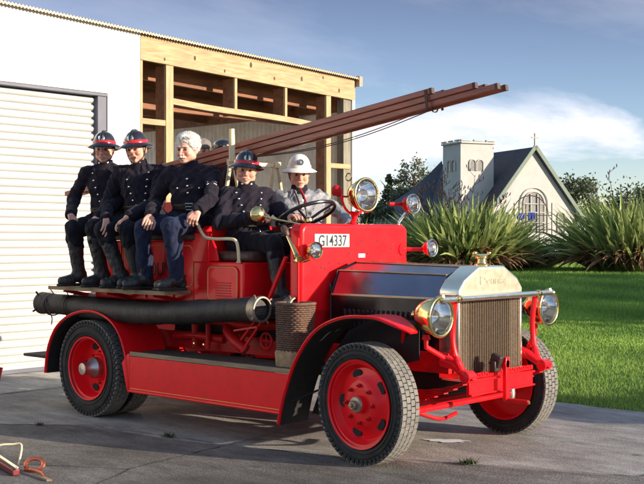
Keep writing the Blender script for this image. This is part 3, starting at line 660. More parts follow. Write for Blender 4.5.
def tree(name, lat, dep, h, cr, n, m, label, seed, group=None, trunk=.25, low=.3, size=.3, cat='tree', flat=1.0):
    rg = np.random.default_rng(seed); c = dl(lat, dep); c.z = gz(c.x, c.y) - .05
    t = thing(name, c, label, cat, group)
    b = MB(); tips = []
    b.tube(smooth_path([c, c + V(rg.normal(0, .1), rg.normal(0, .1), h * .35), c + V(rg.normal(0, .25), rg.normal(0, .25), h * .8)], 4), [trunk * (1 - .085 * k) for k in range(9)], 7)
    for i in range(14):
        f = rg.uniform(low, .85); az = rg.uniform(0, 2 * PI); r = cr * rg.uniform(.5, .95) * (1 - abs(f - .5) * .6)
        p0 = c + V(0, 0, h * f * .85); p1 = p0 + V(math.cos(az) * r, math.sin(az) * r, h * rg.uniform(.05, .2))
        b.tube([p0, p0.lerp(p1, .5) + V(0, 0, .1), p1], [trunk * .4, trunk * .25, .02], 5); tips.append(p1)
    b.build('trunk', M['bark'], t, fixn=False)
    # clumps of leaves
    K = 34; cl = []
    for i in range(K):
        u = rg.normal(0, 1, 3); u /= np.linalg.norm(u); rr = rg.uniform(.35, 1) ** .6
        zc = (low + (1 - low) * .5); hz_ = h * (1 - low) * .5
        cl.append((c.x + u[0] * cr * rr * (1 if flat else 1), c.y + u[1] * cr * rr, c.z + h * zc + u[2] * hz_ * rr * .92, cr * rg.uniform(.16, .36)))
    cl += [(p.x, p.y, p.z, cr * .25) for p in tips]
    if flat < 1:      # conifer taper
        cl = [(c.x + (a - c.x) * max(.08, 1 - (z - c.z) / h), c.y + (q - c.y) * max(.08, 1 - (z - c.z) / h), z, r * max(.25, 1.15 - (z - c.z) / h)) for a, q, z, r in cl]
    cl = np.array(cl); k = rg.integers(0, len(cl), n); pos = cl[k, :3] + rg.normal(0, .55, (n, 3)) * cl[k, 3:4]
    a = rg.normal(0, 1, (n, 3)); a /= np.linalg.norm(a, axis=1)[:, None]; q = np.cross(a, rg.normal(0, 1, (n, 3))); q /= np.linalg.norm(q, axis=1)[:, None]
    s = size * rg.uniform(.5, 1.2, (n, 1)); v = np.stack([pos - a * s, pos + q * s * .5, pos + a * s, pos - q * s * .5], 1).reshape(-1, 3)
    off = np.array([c.x, c.y, c.z])
    sh = np.clip(rg.uniform(0, 1, len(cl))[k] * .6 + rg.uniform(0, .4, n), 0, 1)
    tri_obj('crown', v - off, 4, m, sh, t)
    return t
flax('flax_bush', 6.75, 38, 2.0, .95, 300, 0, 'low brownish flax clump in the gap between the two big flax bushes', GF, 4, 900)
GT = 'trees around the church'
tree('conifer_tree', 6.7, 112, 8.2, 2.0, 5000, M['treeleaf'], 'pointed dark conifer between the garage corner and the church roof', 21, GT, .2, .05, .2, flat=.5)
tree('gum_tree', 9.6, 112, 9.4, 2.2, 2600, M['treeleaf2'], 'pale airy tree rising behind the left slope of the church roof', 22, GT, .22, .35, .2)
tree('gum_tree', 8.0, 108, 7.0, 1.6, 1700, M['treeleaf2'], 'small pale tree between the conifer and the taller airy tree', 23, GT, .18, .3, .2)
tree('broadleaf_tree', 24.8, 110, 7.6, 3.0, 4500, M['treeleaf'], 'rounded dark tree just right of the church gable', 24, GT, .25, .2, .22)
tree('broadleaf_tree', 29.8, 104, 6.2, 3.3, 4500, M['treeleaf'], 'dark tree low behind the right hand flax bush', 25, GT, .25, .15, .22)
tree('broadleaf_tree', 5.0, 100, 4.6, 1.8, 2600, M['treeleaf'], 'low dark tree just right of the garage corner', 26, GT, .25, .1, .22)
tree('broadleaf_tree', 34.5, 112, 6.8, 3.6, 4000, M['treeleaf'], 'dark tree at the right frame edge behind the flax bush', 29, GT, .25, .15, .22)
# trees off to the right that throw the long shadows over the lawn
def wtree(x, y, *a, **k):
    d = Vector((x, y, 0)) - Vector((CAMP.x, CAMP.y, 0)); return tree(a[0], d.dot(RT), d.dot(FW), *a[1:], **k)
wtree(9.0, 5.6, 'shrub', 2.9, 1.1, 9000, M['treeleaf'], 'low leafy shrub beside the driveway off to the right', 27, 'shrubs off to the right', trunk=.06, low=.02, size=.12, cat='shrub')
wtree(12.0, 20.8, 'broadleaf_tree', 7.6, 5.0, 22000, M['treeleaf'], 'broad tree at the side of the lawn off to the right', 28, GT, trunk=.2, low=.02, size=.2)
wtree(5.0, 24.5, 'broadleaf_tree', 4.8, 3.6, 9000, M['treeleaf'], 'second broad tree further along the lawn side, off to the right', 30, GT, trunk=.2, low=.02, size=.2)
# weeds in the joints
def weed(x, y, n, r, label, seed):
    rg = np.random.default_rng(seed); an = rg.uniform(0, 2 * PI, n); vs = []
    for a in an:
        d = V(math.cos(a), math.sin(a), 0); ln = r * rg.uniform(.4, 1); s = V(-d.y, d.x, 0) * .006
        p = V(rg.normal(0, r * .3), rg.normal(0, r * .3), .004); vs += [p - s, p + s, p + d * ln + V(0, 0, ln * rg.uniform(.2, .9))]
    o = tri_obj('weed', np.array([tuple(v) for v in vs]), 3, M['treeleaf'], rg.uniform(0, 1, n)); o.location = (x, y, .004)
    return tag(o, label, 'weed', 'weeds growing in the slab joints')
weed(-3.02, -1.45, 40, .05, 'tiny tuft of grass in the joint below the rear wheel', 3)
weed(-1.83, -1.1, 60, .065, 'tuft of grass in the joint below the middle of the fire engine', 4)
weed(.45, -.4, 120, .075, 'dark tuft of weed in the joint beneath the front bumper', 5)
b = MB(); vs = []; n = 26  # flat irregular white blotch lying on the concrete
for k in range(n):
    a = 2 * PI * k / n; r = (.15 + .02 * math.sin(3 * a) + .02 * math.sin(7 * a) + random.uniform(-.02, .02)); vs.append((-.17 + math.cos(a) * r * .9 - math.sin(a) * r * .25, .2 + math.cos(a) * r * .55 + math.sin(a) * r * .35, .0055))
b.add(vs, [tuple(range(n))]); tag(b.build('ground_blotch', M['whiteblotch'], fixn=False), 'thin white blotch on the concrete between the front wheels', 'blotch')
# garden arch and blue cloth by the church window
c = dl(11.6, 62); c.z = gz(c.x, c.y)
t = thing('garden_trellis', c, 'thin metal garden trellis in front of the church window', 'trellis')
def gp(a, z): return c + RT * a + V(0, 0, z)
b = MB()
for a in (-.9, -.25, .5, 1.2): b.tube([gp(a, 0), gp(a, 3.1 + .25 * math.sin(a * 3))], .03, 5)
for z in (.9, 1.5, 2.3): b.tube([gp(-.9, z), gp(1.2, z)], .025, 5)
b.build('frame', M['iron'], t)
b = MB(); b.tube([gp(.0 + 1.0 * math.cos(PI * k / 12), 2.3 + 1.1 * math.sin(PI * k / 12)) for k in range(13)], .03, 5); b.build('arch', M['iron'], t)
b = MB()
for i in range(9):
    for j in range(6):
        pass
for (a0, a1, z0, z1, nm, lab) in ((-.75, -.32, 2.05, 2.42, 'blue_cloth', 'blue cloth hung on the trellis, left one of two'), (-.12, .26, 2.0, 2.46, 'blue_cloth', 'blue cloth hung on the trellis, right one of two')):
    b = MB(); nx, nz_ = 8, 6; vs = []; fs = []
    for j in range(nz_ + 1):
        for i in range(nx + 1):
            a = a0 + (a1 - a0) * i / nx; z = z1 - (z1 - z0) * j / nz_ * (1 - .12 * math.sin(i)); p = gp(a, z) - FW * (.05 + .04 * math.sin(i * 1.7) * j / nz_); vs.append(p)
    for j in range(nz_):
        for i in range(nx): k = j * (nx + 1) + i; fs.append((k, k + 1, k + nx + 2, k + nx + 1))
    b.add(vs, fs); o = b.build(nm, M['blue'], fixn=False); md = o.modifiers.new('thick', 'SOLIDIFY'); md.thickness = .02
    tag(o, lab, 'cloth', 'blue cloths on the trellis')

# ================================================================== FIRE ENGINE
# engine frame = world frame: +x forward, -y the near (driver's) side, ground z = 0
T = thing('fire_engine', (-1.5, 0, 0), 'vintage red fire engine with brass lamps, open seats and wooden running boards', 'fire engine')
WB = -3.12
# --- wheels
def tyre_mb(R=.41, W=.19, rim=.285):
    b = MB(); hw = W / 2
    prof = [(rim, -hw * .72), (rim + .03, -hw * .98), (rim + .065, -hw * 1.02), (R - .035, -hw * .96), (R - .014, -hw * .82), (R - .012, 0), (R - .014, hw * .82), (R - .035, hw * .96), (rim + .065, hw * 1.02), (rim + .03, hw * .98), (rim, hw * .72), (rim - .004, 0), (rim, -hw * .72)]
    b.lathe(prof, (0, 0, 0), (0, 1, 0), 72)
    for rr in (rim + .045, R - .05):       # sidewall rings
        for s in (-1, 1): b.lathe([(rr - .004, s * hw * 1.0), (rr, s * hw * 1.07), (rr + .004, s * hw * 1.0)], (0, 0, 0), (0, 1, 0), 72)
    b.cur = 1
    n = 58
    for k in range(n):
        a = 2 * PI * k / n
        for j, (y, w_) in enumerate(((-hw * .80, .034), (-hw * .34, .034), (hw * .12, .034), (hw * .58, .034))):
            aa = a + (PI / n if j % 2 else 0)
            Rm = Matrix.Rotation(-aa, 3, 'Y')
            b.box(Rm @ Vector((R - .009, y + .008, 0)), (.02, w_, .037), Rm)
        # shoulder lugs
        for s in (-1, 1):
            Rm = Matrix.Rotation(-a - .03, 3, 'Y'); b.cur = 0
            b.box(Rm @ Vector((R - .026, s * hw * .9, 0)), (.036, .016, .024), Rm); b.cur = 1
    return b
TY = tyre_mb(W=.172); TYR = tyre_mb(W=.185, rim=.262)
def disc_front(s):          # s=-1 near side: outer face towards -y
    b = MB(); f = lambda h: h * s
    prof = [(.285, f(.085)), (.3, f(.09)), (.297, f(.075)), (.27, f(.07)), (.255, f(.035)), (.24, f(.02)), (.20, f(.026)), (.165, f(.05)), (.15, f(.062)), (.11, f(.066)), (.06, f(.066)), (.06, f(.10)), (.0, f(.10))]
    b.lathe(prof, (0, 0, 0), (0, 1, 0), 56)
    b.lathe([(.285, f(-.085)), (.3, f(-.09)), (.28, f(-.06)), (.27, f(.0)), (.1, f(-.01)), (.09, f(-.05)), (0, f(-.05))], (0, 0, 0), (0, 1, 0), 56)
    return b
def wheel(name, x, y, s, kind, steer=0, lab=None):
    R = (0, 0, R_(steer))
    b = disc_front(s) if kind == 'front' else MB()
    if kind != 'front':     # deep dished rear rim
        f = lambda h: h * s
        b.lathe([(.258, f(.088)), (.272, f(.09)), (.268, f(.07)), (.245, f(.06)), (.238, f(-.02)), (.225, f(-.045)), (.17, f(-.05)), (.12, f(-.045)), (.1, f(-.02)), (0, f(-.02))], (0, 0, 0), (0, 1, 0), 56)
        b.lathe([(.27, f(-.09)), (.26, f(-.08)), (.24, f(-.05)), (.1, f(-.06)), (0, f(-.06))], (0, 0, 0), (0, 1, 0), 48)
    wl = b.build('wheel', M['red'], T, angle=40, loc=Vector((x, y, .41)) - T.location, rot=R)
    if lab: wl['label'] = lab
    me_t = (TY if kind == 'front' else TYR).build('tyre', [M['rubber'], M['tread']], wl, angle=40, loc=(0, 0, 0))
    # dark hand holes with lips
    nh = 5
    for k in range(nh):
        a = 2 * PI * (k + .3) / nh + .25; rr = .205 if kind == 'front' else .185; yy = .030 * s if kind == 'front' else -.044 * s
        c = Vector((math.cos(a) * rr, yy, math.sin(a) * rr)); hb = MB()
        rad = Vector((math.cos(a), 0, math.sin(a))); tan = Vector((-math.sin(a), 0, math.cos(a)))
        vs = [c + rad * math.cos(t_) * .03 + tan * math.sin(t_) * .044 + V(0, s * .004, 0) for t_ in [2 * PI * i / 18 for i in range(18)]]
        vs2 = [v - V(0, s * .03, 0) for v in vs]
        hb.add(vs + vs2, [tuple(range(18))] + [(i, (i + 1) % 18, 18 + (i + 1) % 18, 18 + i) for i in range(18)])
        hb.build('hand_hole', M['blackmatt'], wl, loc=(0, 0, 0))
    if kind == 'front':
        for k in range(8):
            a = 2 * PI * k / 8; c = Vector((math.cos(a) * .125, .066 * s, math.sin(a) * .125)); nb = MB(); nb.lathe([(.015, 0), (.015, .016), (.008, .018), (.008, .032), (0, .032)], c, (0, s, 0), 6)
            nb.build('wheel_nut', M['redflat'], wl, loc=(0, 0, 0), angle=25)
        hb = MB(); hb.lathe([(.058, .098), (.052, .112), (.03, .116), (.03, .14), (.026, .146), (.0, .146)], (0, 0, 0), (0, s, 0), 24)
        hb.lathe([(.016, .146), (.016, .16), (0, .162)], (0, 0, 0), (0, s, 0), 6); hb.build('hub_cap', M['oldsteel'], wl, loc=(0, 0, 0), angle=30)
    else:
        hb = MB(); hb.lathe([(.095, -.02), (.09, .03), (.06, .07), (.05, .12), (.05, .14), (.0, .145)], (0, 0, 0), (0, s, 0), 12); hb.build('hub_cap', M['steel'], wl, loc=(0, 0, 0), angle=30)
        for k in range(8):
            a = 2 * PI * k / 8; c = Vector((math.cos(a) * .135, -.045 * s, math.sin(a) * .135)); nb = MB(); nb.lathe([(.011, 0), (.011, .02), (0, .022)], c, (0, s, 0), 6); nb.build('wheel_nut', M['redflat'], wl, loc=(0, 0, 0), angle=25)
    return wl
wheel('wheel', -.065, -.845, -1, 'front', -6); wheel('wheel', -.03, .84, 1, 'front', -6)
for s in (-1, 1):
    wheel('wheel', WB, s * .825, s, 'rear'); wheel('wheel', WB, s * .60, s, 'rear')
# --- mudguards
def mudguard(path, y0, y1, s):
    b = MB(); pth = [(p.x, p.z) for p in smooth_path([(x, 0, z) for x, z in path], 6)]
    b.strip(pth, s * y0, s * y1, .012)
    if path is FP:      # plan narrows to a rounded nose
        nn_ = len(pth)
        for i, (x, z) in enumerate(pth):
            g_ = max(0, (x + .05) / .40); cutt = .17 * g_ ** 1.6; c2 = .05 * max(0, (x - .26) / .09) ** 2
            for k in (1, 2): v = b.v[i * 4 + k]; b.v[i * 4 + k] = (v[0], v[1] + s * cutt, v[2])
            for k in (0, 3): v = b.v[i * 4 + k]; b.v[i * 4 + k] = (v[0], v[1] - s * c2, v[2])
    o = b.build('mudguard', M['red'], T, bevel=0, angle=50)
    bb = MB(); bb.tube([(x, s * (y0 - (.05 * max(0, (x - .26) / .09) ** 2 if path is FP else 0)), z) for x, z in pth], .009, 8); bb.build('beading', M['red'], o)
    u = MB(); u.strip([(x + 0, z) for x, z in pth], s * (y0 - .012), s * y1, .004)
    n = len(u.v); nor = []
    uu = MB(); pin = []
    for i in range(len(pth)):
        a = Vector(pth[max(i - 1, 0)]); c = Vector(pth[min(i + 1, len(pth) - 1)]); t_ = (c - a).normalized(); pin.append((pth[i][0] + t_.y * .016, pth[i][1] - t_.x * .016))
    uu.strip(pin[:len(pin) - (9 if path is FP else 0)], s * (y0 - .01), s * (y1 + .0), .003); uu.build('underside', M['blackmatt'], o)
    return o, pth
FP = [(-.80, .20), (-.74, .42), (-.62, .68), (-.44, .885), (-.2, .985), (.06, 1.0), (.2, .972), (.30, .94), (.35, .912)]
RP = [(-3.70, .33), (-3.655, .55), (-3.53, .74), (-3.32, .86), (-3.05, .905), (-2.82, .865), (-2.66, .76), (-2.57, .6), (-2.53, .42), (-2.52, .28)]
for s in (-1, 1):
    o, pth = mudguard(FP, .955 if s < 0 else .93, .66, s)
    b = MB(); b.tube(smooth_path([(.12, s * .66, .965), (.05, s * .6, .8), (.02, s * .5, .62)], 4), .016, 8); b.build('stay', M['redflat'], o)
    b = MB(); b.tube([(-.72, s * .9, .36), (-.40, s * .55, .56)], .008, 6); b.build('stay', M['blackmatt'], o)
    o, pth = mudguard(RP, .945, .52, s)
    b = MB(); b.prism([(-2.53, .27), (-2.505, .27), (-2.50, .58), (-2.52, .58), (-2.6, .5)], (0, s * .945, 0), (1, 0, 0), (0, 0, 1), (0, -s * .01, 0)); b.build('gusset', M['red'], o)
# inner splash plates by the front wheels
for s in (-1, 1):
    b = MB(); b.prism([(x, z) for x, z in [(-.78, .24), (-.60, .66), (-.43, .86), (-.2, .96), (.06, .975), (.2, .95), (.2, .7), (-.4, .55), (-.5, .24)]], (0, s * .618, 0), (1, 0, 0), (0, 0, 1), (0, -s * .006, 0)); b.build('splash_plate', M['blackmatt'], T)
# --- running boards
for s in (-1, 1):
    b = MB(); b.bx(-2.50, -.71, s * .56, s * .925, .565, .59); rb = b.build('running_board', M['tyredeck'], T, bevel=.003)
    b = MB(); b.bx(-2.50, -.69, s * .926, s * .944, .563, .598); b.build('edge_strip', M['board'], rb, bevel=.003)
    b = MB(); b.prism([(-2.515, .285), (-.775, .285), (-.74, .42), (-.68, .56), (-2.515, .56)], (0, s * .932, 0), (1, 0, 0), (0, 0, 1), (0, s * .011, 0)); va = b.build('valance', M['red'], T, bevel=.003)
    b = MB(); b.tube([(-2.51, s * .94, .277), (-.78, s * .94, .277)], .011, 8); b.build('rolled_edge', M['red'], va)
    b = MB(); b.bx(-2.49, -.80, s * .9435, s * .9447, .299, .303); b.build('pinstripe', M['gold'], va)
    for x in (-2.3, -1.65, -1.0):
        b = MB(); b.beam((x, s * .40, .56), (x, s * .93, .55), .04, .03); b.build('board_bracket', M['redflat'], T)
# --- chassis
for s in (-1, 1):
    b = MB(); b.bx(-3.95, .32, s * .40, s * .45, .60, .74); ra = b.build('chassis_rail', M['redflat'], T, bevel=.004)
    # dumb iron curving down to the spring eye
    b = MB(); b.tube(smooth_path([(.28, s * .455, .69), (.38, s * .46, .67), (.46, s * .475, .62), (.5, s * .48, .60)], 5), [.045, .044, .043, .042, .04, .038, .037, .035, .034, .033, .032, .032, .032, .032, .032, .03], 12)
    b.lathe([(.034, -.045), (.04, -.04), (.04, .04), (.034, .045)], (.50, s * .48, .60), (0, 1, 0), 18, capa=True, capb=True); b.build('dumb_iron', M['red'], ra, angle=45)
    # leaf springs
    for (x0, x1, xc) in ((-.62, .49, 0), (-3.75, -2.3, WB)):
        sp = MB()
        for k in range(6):
            L_ = 1 - k * .14; pts = []
            for i in range(9):
                f = (i / 8 - .5) * 2; xx = xc + f * (x1 - x0) / 2 * L_; pts.append((xx, s * .48, .47 - k * .012 + .12 * (f * L_) ** 2))
            for a, c in zip(pts[:-1], pts[1:]): sp.beam(a, c, .05, .009)
        sp.build('leaf_spring', M['redflat'], T)
b = MB(); b.bx(.43, .455, -.40, .40, .46, .565); cc = b.build('cross_channel', M['red'], T, bevel=.003)
b = MB(); b.bx(.455, .475, -.40, .40, .552, .567); b.bx(.455, .475, -.40, .40, .458, .47); b.build('flange', M['red'], cc, bevel=.002)
b = MB()
for k in range(26):
    y = -.36 + k * .029
    b.lathe([(.009, 0), (.008, .006), (0, .008)], (.458, y, .59 + .004 * (k % 3)), (1, 0, 0), 6)
b.beam((.44, -.40, .588), (.44, .40, .588), .03, .03); b.build('bolt_strip', M['red'], cc)
b = MB(); b.beam((.47, -.12, .64), (.50, -.12, .72), .05, .08); b.bx(.45, .5, -.16, -.08, .60, .68); b.build('leather_strap', M['belt'], T, bevel=.01)
# starting handle
b = MB(); b.lathe([(.03, 0), (.03, .09)], (.45, -.06, .655), (1, 0, 0), 14, capa=True, capb=True); b.beam((.525, -.06, .70), (.525, -.06, .40), .045, .03); hd = b.build('starting_handle', M['red'], T, bevel=.004)
b = MB(); b.tube([(.515, -.06, .405), (.70, -.06, .405)], .016, 12); b.build('grip', M['redflat'], hd)
b = MB(); b.lathe([(.0, 0), (.012, 0), (.012, .012), (0, .014)], (.70, -.06, .405), (1, 0, 0), 10); b.build('end_nut', M['brass'], hd)
# front axle, track rod, steering arms
b = MB(); b.tube(smooth_path([(0, -.70, .42), (0, -.55, .39), (0, -.2, .36), (0, .2, .36), (0, .55, .39), (0, .70, .42)], 4), .036, 10); ax = b.build('front_axle', M['redflat'], T)
for s in (-1, 1):
    b = MB(); b.lathe([(.04, -.09), (.045, -.06), (.045, .06), (.04, .09)], (0, s * .69, .42), (0, 0, 1), 14, capa=True, capb=True); b.tube([(0, s * .69, .4), (.12, s * .62, .345)], .022, 8)
    b.lathe([(.08, 0), (.1, .05), (.1, .08)], (0, s * .68, .41), (0, s, 0), 20, capa=True, capb=True); b.build('steering_knuckle', M['redflat'], ax, angle=40)
b = MB(); b.tube([(.13, -.64, .345), (.13, .62, .345)], .021, 12); tr = b.build('track_rod', M['red'], T)
for y in (-.64, .62):
    b = MB(); b.lathe([(.03, -.035), (.034, 0), (.03, .035)], (.13, y, .345), (0, 0, 1), 12, capa=True, capb=True); b.build('ball_joint', M['steel'], tr)
b = MB(); b.tube(smooth_path([(.10, -.52, .33), (.14, -.3, .26), (.1, -.05, .27)], 5), .014, 8); b.build('drag_link', M['redflat'], T)
b = MB(); b.tube([(WB, -.8, .41), (WB, .8, .41)], .05, 12); ra_ = b.build('rear_axle', M['redflat'], T)
b = MB(); b.lathe([(0, -.16), (.1, -.13), (.16, 0), (.1, .13), (0, .16)], (WB, 0, .42), (0, 1, 0), 20); b.build('differential', M['redflat'], ra_)
b = MB(); b.tube([(WB, 0, .44), (-1.3, 0, .5)], .035, 8); b.build('propeller_shaft', M['blackmatt'], T)
# engine sump and gearbox in shade
b = MB(); b.bx(-.7, .2, -.28, .28, .42, .95); b.build('engine_block', M['blackmatt'], T, bevel=.03)
b = MB(); b.bx(-1.35, -.7, -.2, .2, .45, .8); b.build('gearbox', M['blackmatt'], T, bevel=.05)
# --- radiator
RX = .37
hexf = [(-.40, 1.165), (-.335, 1.235), (-.16, 1.325), (.16, 1.325), (.335, 1.235), (.40, 1.165)]
b = MB(); b.prism([(-.40, 1.115)] + hexf + [(.40, 1.115)], (RX - .17, 0, 0), (0, 1, 0), (0, 0, 1), (.17, 0, 0)); rad = b.build('radiator', M['nickelwarm'], T, bevel=.018, seg=3)
b = MB()
for s in (-1, 1): b.bx(RX - .17, RX - .002, s * .372, s * .398, .56, 1.113)
b.bx(RX - .17, RX - .004, -.37, .37, .545, .575); b.build('frame', M['nickel'], rad, bevel=.006)
b = MB(); b.bx(RX - .15, RX - .03, -.371, .371, .576, 1.114); b.build('core_matrix', M['core'], rad)
b = MB()
for k in range(52):
    y = -.364 + k * .728 / 51
    b.lathe([(.0042, 0), (.0042, .536)], (RX - .024 + .003 * (k % 2), y, .577), (0, 0, 1), 6)
for k in range(40): b.bx(RX - .034, RX - .0215, -.369, .369, .585 + k * .0133, .5875 + k * .0133)
b.build('core_tubes', M['corefin'], rad, angle=60)
b = MB(); b.bx(RX, RX + .006, -.395, .395, 1.108, 1.122); b.build('moulding', M['nickel'], rad, bevel=.002)
cap = MB(); cap.lathe([(.055, 0), (.055, .012), (.035, .02), (.03, .05), (.045, .055), (.045, .07), (.02, .078), (0, .08)], (RX - .085, 0, 1.323), (0, 0, 1), 20); fc = cap.build('filler_cap', M['brass'], rad, angle=40)
cap = MB(); cap.tube([(RX - .085, -.085, 1.408), (RX - .085, -.05, 1.398), (RX - .085, .05, 1.398), (RX - .085, .085, 1.408)], [.008, .011, .011, .008], 8)
for s in (-1, 1): cap.lathe([(0, -.012), (.014, -.008), (.016, 0), (.014, .008), (0, .012)], (RX - .085, s * .09, 1.412), (0, 0, 1), 10)
cap.build('wing_nut', M['brass'], fc)
Rf = Matrix(((0, 0, 1), (1, 0, 0), (0, 1, 0)))           # text plane facing +x
text_obj('Dennis', .085, rad, M['nickelwarm'], (RX + .001, 0, 1.225), Rf, 'maker_lettering', .004, 1.3)
# --- bonnet (ridged six sided)
X0, X1 = -.80, RX - .172
def bon(y0, z0, y1, z1, zz=0): pass
sec_r = [(-.385, 1.10), (-.30, 1.275), (-.10, 1.335), (.10, 1.335), (.30, 1.275), (.385, 1.10)]
sec_f = [(-.385, 1.10), (-.30, 1.262), (-.12, 1.318), (.12, 1.318), (.30, 1.262), (.385, 1.10)]
th = .006
for k in range(5):
    if k == 2: continue
    (a0, b0), (a1, b1) = sec_r[k], sec_r[k + 1]; (c0, d0), (c1, d1) = sec_f[k], sec_f[k + 1]
    b = MB(); q = [V(X0, a0, b0), V(X0, a1, b1), V(X1, c1, d1), V(X1, c0, d0)]; nn = (q[1] - q[0]).cross(q[3] - q[0]).normalized()
    if nn.z > 0: nn = -nn
    b.add(q + [p + nn * th for p in q], [(0, 1, 2, 3), (7, 6, 5, 4), (0, 4, 5, 1), (1, 5, 6, 2), (2, 6, 7, 3), (3, 7, 4, 0)])
    b.build('bonnet_panel', M['bonnet'], T)
b = MB(); q = [V(X0, -.10, 1.335), V(X0, .10, 1.335), V(X1, .12, 1.318), V(X1, -.12, 1.318)]; b.add(q + [p - V(0, 0, th) for p in q], [(0, 1, 2, 3), (7, 6, 5, 4), (0, 4, 5, 1), (1, 5, 6, 2), (2, 6, 7, 3), (3, 7, 4, 0)]); b.build('bonnet_panel', M['bonnet'], T)
for s in (-1, 1):
    b = MB(); b.bx(X0, X1, s * .380, s * .388, .74, 1.095); sp_ = b.build('bonnet_side', M['bonnetside'], T)
    lv = MB()
    for k in range(17):
        x = X0 + .14 + k * .045
        lv.prism([(0, 0), (.016, .0), (.0, .016)], (x, s * .388, .84), (1, 0, 0), (0, s, 0), (0, 0, .15)); lv.lathe([(.016, 0), (.013, .008), (0, .014)], (x, s * .388, .99), (0, 0, 1), 8)
    lv.build('louvres', M['bonnetside'], sp_, angle=50)
# riveted brass edge strips
def rivstrip(a, c, n, r=.0045, nz_=(0, -1, .5)):
    b = MB(); a = Vector(a); c = Vector(c); b.beam(a, c, .014, .005, up=nz_); nn = Vector(nz_).normalized()
    for k in range(n):
        p = a.lerp(c, (k + .5) / n); b.lathe([(r, .002), (r * .8, .004), (0, .006)], p, nn, 6)
    return b.build('rivet_strip', M['rivet'], T)
for s in (-1, 1):
    rivstrip((X0, s * .388, 1.103), (X1, s * .388, 1.103), 44, nz_=(0, s, .25)); rivstrip((X0, s * .302, 1.279), (X1, s * .302, 1.266), 44, nz_=(0, s * .6, 1))
    rivstrip((X0, s * .10, 1.338), (X1, s * .12, 1.321), 6, nz_=(0, 0, 1))
    b = MB(); b.tube([(X0, s * .388, .76), (X0, s * .388, 1.10), (X0, s * .302, 1.278), (X0, s * .10, 1.338)], .008, 6); b.build('edge_strip', M['bonnetside'], T)
# --- scuttle
SX = -.87
def rr_poly(w2, z0, z1, r, n=8):
    p = [(-w2, z0)] + [(-w2 + r - r * math.cos(PI / 2 * k / n), z1 - r + r * math.sin(PI / 2 * k / n)) for k in range(n + 1)]
    return p + [(-a, c) for a, c in reversed(p)]
b = MB(); po = rr_poly(.635, .96, 1.63, .07); b.prism(po, (SX - .13, 0, 0), (0, 1, 0), (0, 0, 1), (.13, 0, 0)); sc = b.build('scuttle', M['red'], T, bevel=.028, seg=4)
b = MB(); b.tube([(SX - .03, -.637, .98), (SX - .03, -.637, 1.52)], .011, 8); b.build('corner_moulding', M['red'], sc)
b = MB(); b.bx(SX - .2, SX, -.60, .60, .62, .97); b.build('bulkhead', M['redflat'], T)
b = MB()
for k, (y, z) in enumerate(((-.33, 1.335), (-.22, 1.33), (-.42, 1.30), (-.38, 1.29), (.12, 1.40), (.3, 1.42), (.42, 1.44), (.24, 1.50), (.05, 1.50), (-.1, 1.40), (.5, 1.40))): b.lathe([(.008, .001), (.007, .003), (0, .003)], (SX, y, z), (1, 0, 0), 8)
b.build('bolt_holes', M['blackmatt'], sc)
b = MB(); b.bx(SX, SX + .012, -.50, -.11, 1.452, 1.552); pl = b.build('number_plate', M['plate'], sc, bevel=.003)
text_obj('G14337', .118, sc, M['ink'], (SX + .014, -.305, 1.497), Rf, 'plate_characters', .001, .84, .0012)
b = MB(); b.bx(SX, SX + .01, -.0, .08, 1.37, 1.40); b.build('maker_plate', M['plate'], sc)

# --- lamps
def lamp(name, parent, c, d, R, depth, body, lab=None, rimm=None, up=(0, 0, 1)):
    d = Vector(d).normalized(); c = Vector(c)      # c = centre of the lens, d = direction it shines
    b = MB(); b.lathe([(R * .98, 0), (R * .97, -depth * .15), (R * .9, -depth * .4), (R * .72, -depth * .7), (R * .42, -depth * .92), (R * .2, -depth), (R * .2, -depth * 1.12), (0, -depth * 1.14)], c, d, 32)
    o = b.build(name, body, parent, angle=50)
    if lab: o['label'] = lab
    b = MB(); b.lathe([(R * .98, -.012), (R * 1.06, -.008), (R * 1.07, .006), (R * 1.0, .014), (R * .9, .010), (R * .88, .0)], c, d, 32); b.build('rim', rimm or body, o, angle=60)
    b = MB(); b.lathe([(R * .9, -.004), (R * .8, -depth * .3), (R * .55, -depth * .62), (R * .15, -depth * .8), (0, -depth * .8)], c, d, 28); b.build('reflector', M['reflector'], o, angle=60)
    b = MB(); b.lathe([(0, .016), (R * .4, .014), (R * .7, .009), (R * .9, .002), (R * .9, -.002), (R * .7, .005), (R * .4, .010), (0, .012)], c, d, 28); b.build('lens', M['glass'], o, angle=80)
    b = MB(); b.lathe([(0, -depth * .3), (R * .12, -depth * .36), (R * .14, -depth * .5), (R * .08, -depth * .8)], c, d, 12); b.build('bulb', M['nickel'], o)
    return o
for s in (-1, 1):
    h = lamp('headlight', T, (.42, s * .675, 1.005), (1, 0, -.02), .132, .2, M['brass'])
    b = MB(); b.tube([(.30, s * .675, .865), (.30, s * .675, .80), (.34, s * .53, .72)], .018, 8); b.lathe([(.03, 0), (.02, .03)], (.30, s * .675, .85), (0, 0, 1), 12); b.build('bracket', M['red'], h)
    # red lamp post from the dumb iron up to the bar
    b = MB(); b.tube(smooth_path([(.46, s * .475, .62), (.42, s * .485, .70), (.395, s * .50, .80), (.39, s * .50, .93), (.41, s * .505, 1.1)], 5), [.026] * 6 + [.02] * 15, 10)
    b.bx(.375, .415, s * .48, s * .52, .735, .775); b.build('lamp_post', M['red'], T)
    b = MB(); b.tube([(.43, s * .67, 1.125), (.425, s * .67, 1.145)], .02, 8); b.build('bar_socket', M['brass'], T)
b = MB(); b.tube([(.435, -.69, 1.115), (.435, .69, 1.115)], .02, 16); lb = b.build('lamp_bar', M['nickel'], T)
